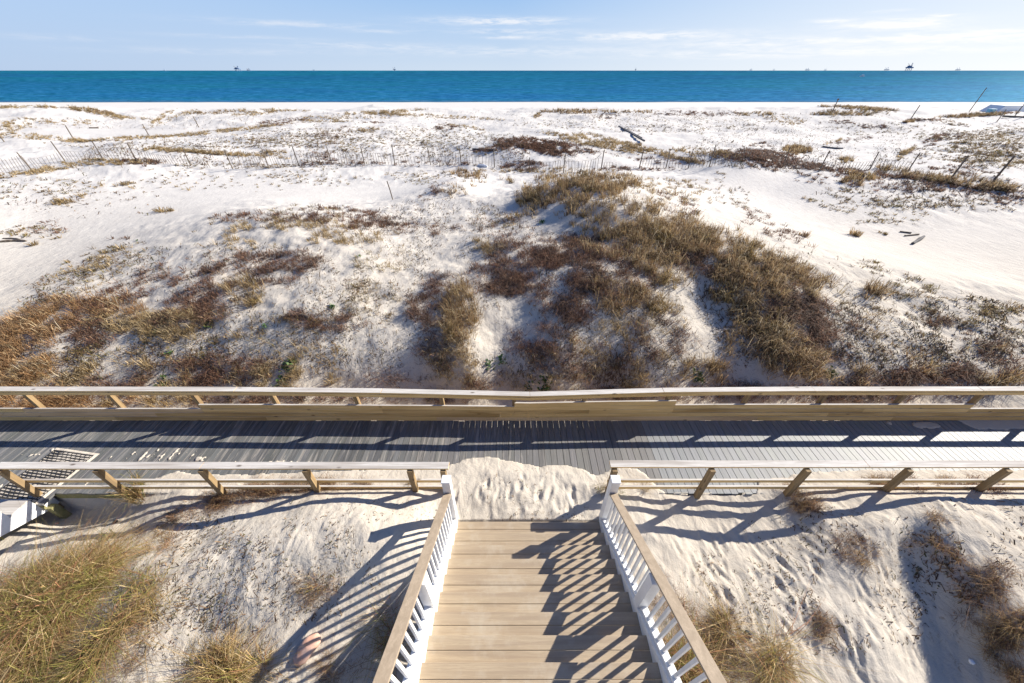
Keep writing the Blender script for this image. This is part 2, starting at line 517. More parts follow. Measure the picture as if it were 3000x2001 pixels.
DECK = 2.95
Y_NEAR, Y_FAR = 3.945, 5.93
CP = [  # control heights: photo x, photo y, height above the sea
    # around the foot of the stairs
    (1330, 1526, 3.02), (1440, 1526, 3.0), (1560, 1526, 3.0), (1680, 1526, 2.98), (1760, 1526, 2.97), (1500, 1450, 3.06), (1350, 1440, 3.10), (1700, 1450, 3.02),
    (1450, 1375, 3.02), (1640, 1390, 3.0), (1800, 1440, 3.02), (1200, 1400, 3.08),
    # right of the stairs
    (1830, 1500, 2.98), (1900, 1600, 2.95), (2000, 1564, 2.92), (2089, 1577, 2.88), (2223, 1582, 2.86), (2335, 1564, 2.94),
    (2402, 1519, 3.14), (2492, 1508, 3.20), (2581, 1492, 3.28), (2671, 1468, 3.38), (2805, 1459, 3.42), (3000, 1470, 3.36),
    (2080, 1440, 2.93), (2200, 1437, 2.94), (2300, 1420, 3.0), (2500, 1400, 3.02), (2750, 1400, 3.06), (2990, 1400, 3.08),
    (1980, 1750, 2.98), (2200, 1700, 2.98), (2400, 1650, 3.10), (2330, 1580, 2.95), (2480, 1600, 3.22), (2600, 1545, 3.40),
    (2560, 1700, 3.12), (2650, 1620, 3.02), (2700, 1700, 2.93), (2800, 1830, 2.84), (2890, 1960, 2.76), (2600, 1850, 3.02), (2400, 1850, 3.05),
    (2750, 1560, 3.38), (2850, 1640, 3.38), (2950, 1760, 3.36), (3000, 1850, 3.30), (2990, 1600, 3.38), (2990, 1520, 3.38), (2990, 1700, 3.40),
    (2100, 1950, 2.9), (2450, 1980, 2.9),
    # left of the stairs
    (1134, 1479, 3.36), (1000, 1454, 3.42), (872, 1483, 3.36), (760, 1506, 3.24), (577, 1546, 3.05), (367, 1568, 2.94),
    (1078, 1559, 3.70), (1156, 1564, 3.62), (1240, 1560, 3.35), (1000, 1600, 3.68), (1000, 1712, 3.46), (782, 1912, 3.25), (850, 1560, 3.62), (700, 1600, 3.53), (550, 1640, 3.42),
    (1180, 1700, 3.3), (1100, 1900, 3.1), (850, 1750, 3.42), (600, 1800, 3.35), (300, 1750, 3.3), (450, 1650, 3.34), (200, 1600, 2.92), (100, 1700, 3.05),
    (0, 1900, 3.15), (200, 1950, 3.2), (500, 1980, 3.2), (30, 1540, 2.62), (250, 1490, 2.55), (350, 1470, 2.66), (430, 1440, 2.85), (600, 1420, 2.98), (900, 1410, 3.04),
    # just behind the boardwalk
    (0, 1125, 3.30), (300, 1130, 3.20), (600, 1130, 3.15), (1000, 1130, 3.12), (1300, 1130, 3.05), (1500, 1130, 3.0), (1800, 1130, 3.0),
    (2100, 1130, 3.05), (2400, 1130, 3.15), (2700, 1140, 3.25), (2950, 1165, 3.40),
    # dune on the left
    (0, 1060, 3.55), (150, 1040, 3.75), (400, 1040, 3.7), (700, 1040, 3.75), (950, 1040, 3.75), (100, 960, 3.95), (300, 950, 4.1), (600, 950, 4.3),
    (700, 850, 4.6), (1000, 880, 4.75), (900, 960, 4.4), (450, 820, 4.25), (250, 830, 3.95), (0, 900, 3.65), (600, 700, 4.55), (800, 720, 4.85), (900, 635, 5.0),
    (700, 640, 4.7), (1100, 700, 4.75), (1150, 640, 4.6), (1060, 800, 4.9), (0, 820, 3.4), (150, 740, 3.35), (300, 680, 3.4), (50, 650, 3.45), (500, 600, 3.5),
    # hollow and the mound
    (1130, 950, 4.3), (1090, 1040, 3.75), (1200, 870, 4.5), (1200, 1060, 3.6), (1250, 760, 4.6), (1300, 960, 4.5), (1330, 1060, 3.85), (1370, 880, 4.8),
    (1480, 930, 4.35), (1500, 1040, 3.75), (1480, 1000, 3.9), (1650, 940, 4.75), (1650, 1060, 3.8), (1850, 1060, 3.75), (1850, 950, 4.6), (2080, 960, 4.1), (2050, 880, 4.5), (2080, 1060, 3.55),
    (2300, 1050, 3.85), (2300, 950, 4.6), (2450, 1060, 3.65), (1500, 800, 5.0), (1650, 820, 5.25), (1850, 820, 5.4), (1420, 700, 4.9), (1550, 700, 5.25),
    (1700, 680, 5.5), (1900, 700, 5.65), (2100, 760, 5.4), (2250, 800, 5.2), (1740, 512, 5.65), (1620, 530, 5.3), (1800, 590, 5.75), (1950, 610, 5.7),
    (1480, 580, 4.6), (1400, 560, 4.1), (1550, 620, 5.1), (2050, 650, 5.55), (2200, 710, 5.3), (2400, 780, 4.95),
    # right slope
    (2480, 790, 4.75), (2600, 830, 4.5), (2800, 870, 4.25), (3000, 885, 4.1), (2600, 930, 4.25), (2800, 960, 4.0), (3000, 980, 3.9),
    (2600, 1040, 3.75), (2850, 1060, 3.7), (3000, 1080, 3.7),
    # flats behind
    (2700, 740, 3.45), (2950, 800, 3.45), (2500, 680, 3.5), (2900, 660, 3.5), (2250, 570, 3.6), (2450, 600, 3.6), (2600, 570, 3.9), (2800, 560, 4.0), (2980, 580, 3.9),
    (1250, 540, 3.8), (1100, 580, 3.7), (1350, 520, 4.2), (1380, 545, 4.4), (1000, 560, 3.5), (750, 540, 3.55), (400, 560, 3.6), (150, 560, 3.8),
    # fence line
    (94, 499, 4.1), (300, 468, 4.3), (559, 486, 3.9), (682, 495, 3.8), (876, 486, 3.8), (1068, 482, 3.8), (1262, 483, 3.8), (1449, 490, 3.8), (1550, 503, 3.8),
    (1650, 507, 4.0), (1760, 500, 4.0), (1872, 494, 3.9), (2016, 492, 3.9), (2293, 490, 4.2), (2398, 503, 4.2), (2547, 497, 4.1), (2653, 511, 4.2), (2781, 529, 4.2), (2902, 539, 4.2),
    # beyond the fence
    (200, 430, 4.2), (500, 440, 4.4), (100, 400, 4.2), (350, 385, 4.0), (700, 420, 4.3), (900, 400, 4.6), (1100, 400, 4.5), (1300, 420, 4.2), (1550, 420, 4.9),
    (1700, 440, 4.6), (1450, 450, 4.4), (1850, 430, 4.6), (2200, 455, 4.9), (2400, 430, 4.0), (2500, 400, 3.8), (2700, 420, 4.3), (2900, 430, 4.5), (2600, 360, 4.6), (2800, 360, 4.3), (2250, 380, 4.2),
    (2050, 390, 4.3), (1650, 380, 4.4), (1400, 380, 4.2), (1200, 370, 4.4), (900, 350, 4.5), (600, 350, 4.2), (300, 350, 4.2), (50, 340, 4.8),
    (20, 312, 5.2), (300, 322, 4.6), (600, 332, 4.2), (850, 330, 4.4), (1150, 326, 4.8), (1300, 338, 4.2), (1650, 330, 4.6), (1900, 332, 4.5), (2200, 335, 4.3), (2530, 318, 5.3), (2700, 330, 4.6), (2950, 330, 4.6),
]
cpx = []
for px, py, z in CP:
    if 600 < py < 1105 and z > 3.4: z = 3.4 + (z - 3.4) * float(np.interp(py, [600, 700, 850, 950], [.80, .78, .66, .60]))
    x_, y_ = on_plane(px, py, z)
    cpx.append((x_, y_, z))
# anchors outside the frame
for x_, y_, z in [(-14, 1, 2.9), (-9, -2, 3.0), (0, -3, 3.0), (8, -2, 2.9), (14, 1, 3.2), (0, 0.3, 2.95), (0.4, 2.2, 3.1), (-16, 5, 3.0), (16, 5, 3.1), (-22, 9, 3.6), (24, 10, 3.8), (-6, -4, 3.1),
                  (4, 0, 2.9), (-30, 20, 3.8), (34, 20, 3.7), (-50, 34, 4.2), (56, 34, 4.2), (-80, 60, 4.5), (85, 60, 4.6), (-100, 80, 4.6), (105, 80, 4.6), (0, -8, 3), (-10, -8, 3), (10, -8, 3), (-20, 0, 3), (20, 0, 3)]:
    cpx.append((x_, y_, z))
cpx = np.array(cpx)


def UV(x, y):
    yy = np.maximum(y, -9.0) + 12.0
    return x / yy, np.log(yy)


cu, cvv = UV(cpx[:, 0], cpx[:, 1])


def tps(r2):
    return 0.5 * r2 * np.log(r2 + 1e-12)


N_ = len(cpx)
K = tps((cu[:, None] - cu[None]) ** 2 + (cvv[:, None] - cvv[None]) ** 2) + np.eye(N_) * 4e-5
Pm = np.stack([np.ones(N_), cu, cvv], 1)
A = np.zeros((N_ + 3, N_ + 3)); A[:N_, :N_] = K; A[:N_, N_:] = Pm; A[N_:, :N_] = Pm.T
sol = np.linalg.solve(A, np.concatenate([cpx[:, 2], np.zeros(3)]))
wgt, aff = sol[:N_], sol[N_:]


def rbf(u, v):
    out = np.empty(u.shape)
    uf, vf, of = u.ravel(), v.ravel(), out.ravel()
    for i in range(0, len(uf), 20000):
        a, b = uf[i:i + 20000], vf[i:i + 20000]
        of[i:i + 20000] = tps((a[:, None] - cu) ** 2 + (b[:, None] - cvv) ** 2) @ wgt + aff[0] + aff[1] * a + aff[2] * b
    return of.reshape(u.shape)


# grid --------------------------------------------------------------
NS = 1501
s_ = np.linspace(-1, 1, NS)
UMAX = 2.0
ug = UMAX * (0.62 * s_ + 0.38 * s_ ** 3)
yr = list(np.arange(-5, 8.001, 0.028))
st = 0.028
while yr[-1] < 260:
    st *= 1.0125
    st = min(st, 1.2)
    yr.append(yr[-1] + st)
yr = np.array([-60, -45, -34, -26, -20, -15, -11, -8.5, -7, -6] + yr)
NR = len(yr)


def width(y):
    return np.where(y < -6, 6 + (-6 - y) * 1.2, y + 12.0)


X = ug[None, :] * width(yr)[:, None]
Y = np.repeat(yr[:, None], NS, 1)
# coarse evaluation of the smooth base, then upsampled
cs = np.linspace(-1, 1, 181)
cug = UMAX * (0.62 * cs + 0.38 * cs ** 3)
ci = np.linspace(0, NR - 1, 420)
cy = np.interp(ci, np.arange(NR), yr)
cX = cug[None] * width(cy)[:, None]; cY = np.repeat(cy[:, None], 181, 1)
U_, V_ = UV(cX, cY)
U_ = np.clip(U_, -1.6, 1.6)
cz = rbf(U_, V_)
ri = np.arange(NR) / (NR - 1) * 419; i0 = np.clip(np.floor(ri).astype(int), 0, 418); fr = (ri - i0)[:, None]
cj = (s_ + 1) / 2 * 180; j0 = np.clip(np.floor(cj).astype(int), 0, 179); fc = (cj - j0)[None]
Z = (cz[i0][:, j0] * (1 - fc) + cz[i0][:, j0 + 1] * fc) * (1 - fr) + (cz[i0 + 1][:, j0] * (1 - fc) + cz[i0 + 1][:, j0 + 1] * fc) * fr
Z = np.clip(Z, 2.3, 6.5)
Z = np.where(Y < -4, 3.0, Z) * 1.0
# smooth / rough areas ------------------------------------------------
GU, GV = UV(X, Y)
smooth = np.zeros_like(Z)
for (px, py, z, ru, rv) in [(2750, 730, 3.5, .30, .13), (2400, 620, 3.5, .14, .09), (2250, 560, 3.6, .12, .08), (100, 740, 3.4, .18, .14), (350, 620, 3.4, .2, .1),
                            (950, 570, 3.5, .16, .07), (1150, 560, 3.7, .08, .06), (2500, 405, 3.9, .12, .05), (350, 390, 3.9, .16, .05), (650, 560, 3.5, .15, .08)]:
    a, b = on_plane(px, py, z); a, b = UV(a, b)
    smooth = np.maximum(smooth, np.exp(-((GU - a) / ru) ** 2 - ((GV - b) / rv) ** 2))
smooth = np.clip(smooth * 1.6, 0, 1)
rough = 1 - smooth
beach = sstep(Y, 78, 90)
far = sstep(Y, 22, 40)
mid = sstep(Y, 5.9, 9)
Z += (1 - beach) * far * rough * 0.48 * fbm(X / 6.0, Y / 5.0, 3, 3)
Z += (1 - beach) * mid * rough * 0.13 * fbm(X / 2.0, Y / 1.6, 4, 9, 0.55)
Z += (1 - beach) * mid * (1 - far) * rough * 0.09 * fbm(X / 0.85, Y / 0.75, 2, 61)
Z += (1 - beach) * mid * (0.15 + rough) * 0.028 * fbm(X / 0.45, Y / 0.4, 3, 21, 0.6)
nearm = 1 - mid
an = R(-4)
XR = X * math.cos(an) - Y * math.sin(an); YR = X * math.sin(an) + Y * math.cos(an)
Z += nearm * (0.075 * fbm(X / 0.9, Y / 0.7, 3, 33) + 0.013 * fbm(XR / 0.14, YR / 0.30, 3, 41, 0.6) + 0.02 * fbm(X / .33, Y / .33, 2, 43) + 0.006 * fbm(X / 0.07, Y / 0.06, 2, 55))
zb = np.interp(Y + 3 * vnoise(X / 40, Y * 0 + 1, 5) + 1.2 * vnoise(X / 9, Y * 0 + 3, 6), [60, 85, 100, 120, 150, 169, 185, 200, 260], [3.3, 2.5, 2.2, 1.7, 0.7, 0.0, -0.5, -1.2, -4])
zb = zb + 0.05 * fbm(X / 8, Y / 2, 3, 77) * (1 - sstep(Y, 130, 160))
Z = Z * (1 - beach) + zb * beach
# deep hollow next to the old landing on the left

# footprints ----------------------------------------------------------
frs = np.random.default_rng(5)
FP = []
for (cx, cyy, sx, sy, num) in [(2350, 1680, 330, 160, 46), (1560, 1440, 160, 60, 34), (2100, 1650, 160, 150, 26), (2500, 1880, 200, 80, 20), (2750, 1480, 140, 40, 10)]:
    for _ in range(num):
        a, b = on_plane(frs.normal(cx, sx * .6), min(1990, frs.normal(cyy, sy * .6)), 3.05)
        FP.append((a, b, frs.normal(R(-4), 0.22), frs.uniform(.11, .19), frs.uniform(.04, .065), frs.uniform(.008, .030)))
for (fx, fy, fa, fl, fw, fd) in FP:
    r0 = np.searchsorted(yr, fy - .5); r1 = np.searchsorted(yr, fy + .5)
    xs = X[r0:r1] - fx; ys = Y[r0:r1] - fy
    a = xs * math.cos(fa) + ys * math.sin(fa); b = -xs * math.sin(fa) + ys * math.cos(fa)
    q = (b / fl) ** 2 + (a / fw) ** 2
    Z[r0:r1] += -fd * np.exp(-q * 1.1) + fd * 0.45 * np.exp(-((np.sqrt(q) - 1.6) / .4) ** 2)

# sand lying on the boardwalk ------------------------------------------
EDGE = [(-400, 1470), (372, 1470), (380, 1430), (447, 1403), (519, 1380), (560, 1388), (700, 1390), (805, 1388), (900, 1384), (1000, 1378), (1180, 1372), (1316, 1362), (1370, 1345),
        (1421, 1338), (1489, 1347), (1540, 1359), (1584, 1365), (1659, 1360), (1710, 1376), (1744, 1393), (1775, 1385), (1812, 1365), (1863, 1369), (1897, 1396),
        (1931, 1430), (1955, 1445), (2212, 1445), (2223, 1403), (2310, 1396), (2389, 1380), (2500, 1377), (2700, 1376), (3000, 1378), (3600, 1380)]
E = np.array([on_plane(a, b, DECK + .005) for a, b in EDGE])
ye = np.interp(X[:1], E[:, 0], E[:, 1])  # evaluated per point below
YE = np.interp(X, E[:, 0], E[:, 1]) + 0.05 * fbm(X / .25, Y / .25, 3, 91)
inside = (Y > Y_NEAR) & (Y < Y_FAR)
cover = np.where(YE > Y, np.minimum((YE - Y) * 0.30, 0.5) + 0.004, -1)
Zbase = Z.copy()
zc = DECK + 0.004 + np.minimum(cover, np.maximum(Zbase - DECK, 0) + 0.015)
tb = sstep(Y, Y_NEAR, Y_NEAR + .4)
zc = (1 - tb) * np.maximum(np.minimum(Zbase, DECK + .004 + cover), DECK + .005) + tb * zc
lip = (Y <= Y_NEAR) & (Y > Y_NEAR - .3) & (YE > Y_NEAR)
lipw = np.clip((YE - Y_NEAR) / .2, 0, 1)
Z = np.where(lip, np.maximum(Z, DECK + .005 - (Y_NEAR - Y) * .25 - (1 - lipw) * .08), Z)
Z = np.where(lip, np.minimum(Z, DECK + .01 + (Y_NEAR - Y) * .6 + np.maximum(YE - Y_NEAR, 0) * .30), Z)
Z = np.where(inside, np.where(cover > 0, zc, DECK - 0.16), Z)
# drifts thrown over the boards
thin = np.zeros_like(Z) - 1
nz = fbm(X / .5, Y / .22, 4, 101, .6)
nz2 = fbm(X / .09, Y / .5, 3, 107, .6)
for (px, py, rx, ry, thr) in [(470, 1335, 110, 22, .10), (590, 1350, 60, 14, .16), (10, 1410, 60, 40, .02), (200, 1330, 110, 14, .12), (60, 1400, 80, 40, .12), (560, 1245, 60, 12, .12),
                              (2711, 1246, 34, 9, -.3), (2640, 1240, 50, 8, .05), (700, 1360, 200, 12, .12), (250, 1395, 60, 50, .13)]:
    a, b = on_plane(px, py, DECK); a1, _ = on_plane(px + rx, py, DECK); _, b1 = on_plane(px, py - ry, DECK)
    q = ((X - a) / (a1 - a)) ** 2 + ((Y - b) / (b1 - b)) ** 2
    thin = np.maximum(thin, np.where(q < 1.6, 0.6 * nz + .6 * nz2 - thr - .05 - np.maximum(q - .5, 0) * .35, -1))
a0, b0 = on_plane(2803, 1233, DECK); a1, b1 = on_plane(2870, 1268, DECK)
lim = np.interp(X, [a0, a1, a1 + 2, a1 + 8], [Y_FAR - .02, b1 + .06, b1, b1 - .1])
q = Y - lim + 0.14 * fbm(X / .5, Y / .5, 3, 113)
thin = np.maximum(thin, np.where(X > a0 - .1, np.clip(q, -1, .3), -1))
Z = np.where(inside & (thin > 0) & (cover <= 0), DECK + 0.006 + np.clip(thin, 0, .25) * .05, Z)
# ground falls away under the end of the old landing
fall = np.exp(-((X + 9.3) / 1.3) ** 2 - ((Y - 3.75) / 0.45) ** 2)
Z = np.where(Y < Y_NEAR, Z - .25 * fall, Z)
under = (X > -12.4) & (X < -9.7) & (Y < Y_NEAR + .05) & (Y > 1)
Z = np.where(under, np.minimum(Z, 2.6), Z)
# keep the sand below the treads of the stairs
Q = 1.046
TR, TD = 0.18 * Q, 0.28 * Q
Y0, ZN0 = 2.63 * Q, CAMZ - 6.33 * Q       # nosing k=0
treadline = ZN0 + (Y0 - Y) / TD * TR
st_mask = (X > -1.2) & (X < 1.83) & (Y < 3.35) & (Y > -5)
Z = np.where(st_mask, np.minimum(Z, np.maximum(treadline - 0.32, 2.5)), Z)
Z = np.where((X > -1.15) & (X < 1.78) & (Y >= 3.35) & (Y < 3.65), np.minimum(Z, 2.995 + (Y - 3.35) * .3), Z)

jidx = np.arange(NS)


def ground(x, y):
    """bilinear height of the finished terrain"""
    x = np.asarray(x, float); y = np.asarray(y, float)
    r = np.interp(y, yr, np.arange(NR)); r0 = np.clip(np.floor(r).astype(int), 0, NR - 2); f = r - r0
    u = x / width(y)
    c = np.interp(u, ug, jidx); c0 = np.clip(np.floor(c).astype(int), 0, NS - 2); g_ = c - c0
    return (Z[r0, c0] * (1 - g_) + Z[r0, c0 + 1] * g_) * (1 - f) + (Z[r0 + 1, c0] * (1 - g_) + Z[r0 + 1, c0 + 1] * g_) * f


def cast(px, py):
    """where the view through photo pixels meets the terrain"""
    px = np.atleast_1d(np.asarray(px, float)); py = np.atleast_1d(np.asarray(py, float))
    d = pxdir(px, py)
    ts = 4.0 * (1.022 ** np.arange(190))
    tp = np.full(px.shape, 3.0); hit = np.full(px.shape, np.nan)
    for t_ in ts:
        q = d * t_
        und = (CAMZ + q[:, 2] < ground(q[:, 0], q[:, 1])) & np.isnan(hit)
        if und.any():
            lo = tp[und].copy(); hi = np.full(lo.shape, t_); dd = d[und]
            for _ in range(9):
                mdl = (lo + hi) / 2; qq = dd * mdl[:, None]
                u2 = CAMZ + qq[:, 2] < ground(qq[:, 0], qq[:, 1])
                hi = np.where(u2, mdl, hi); lo = np.where(u2, lo, mdl)
            hit[und] = hi
        tp[:] = t_
    ok = ~np.isnan(hit)
    P3 = d[ok] * hit[ok][:, None]
    P3[:, 2] += CAMZ
    return P3, ok


def cast1(px, py):
    P3, ok = cast(px, py)
    return Vector(P3[0])


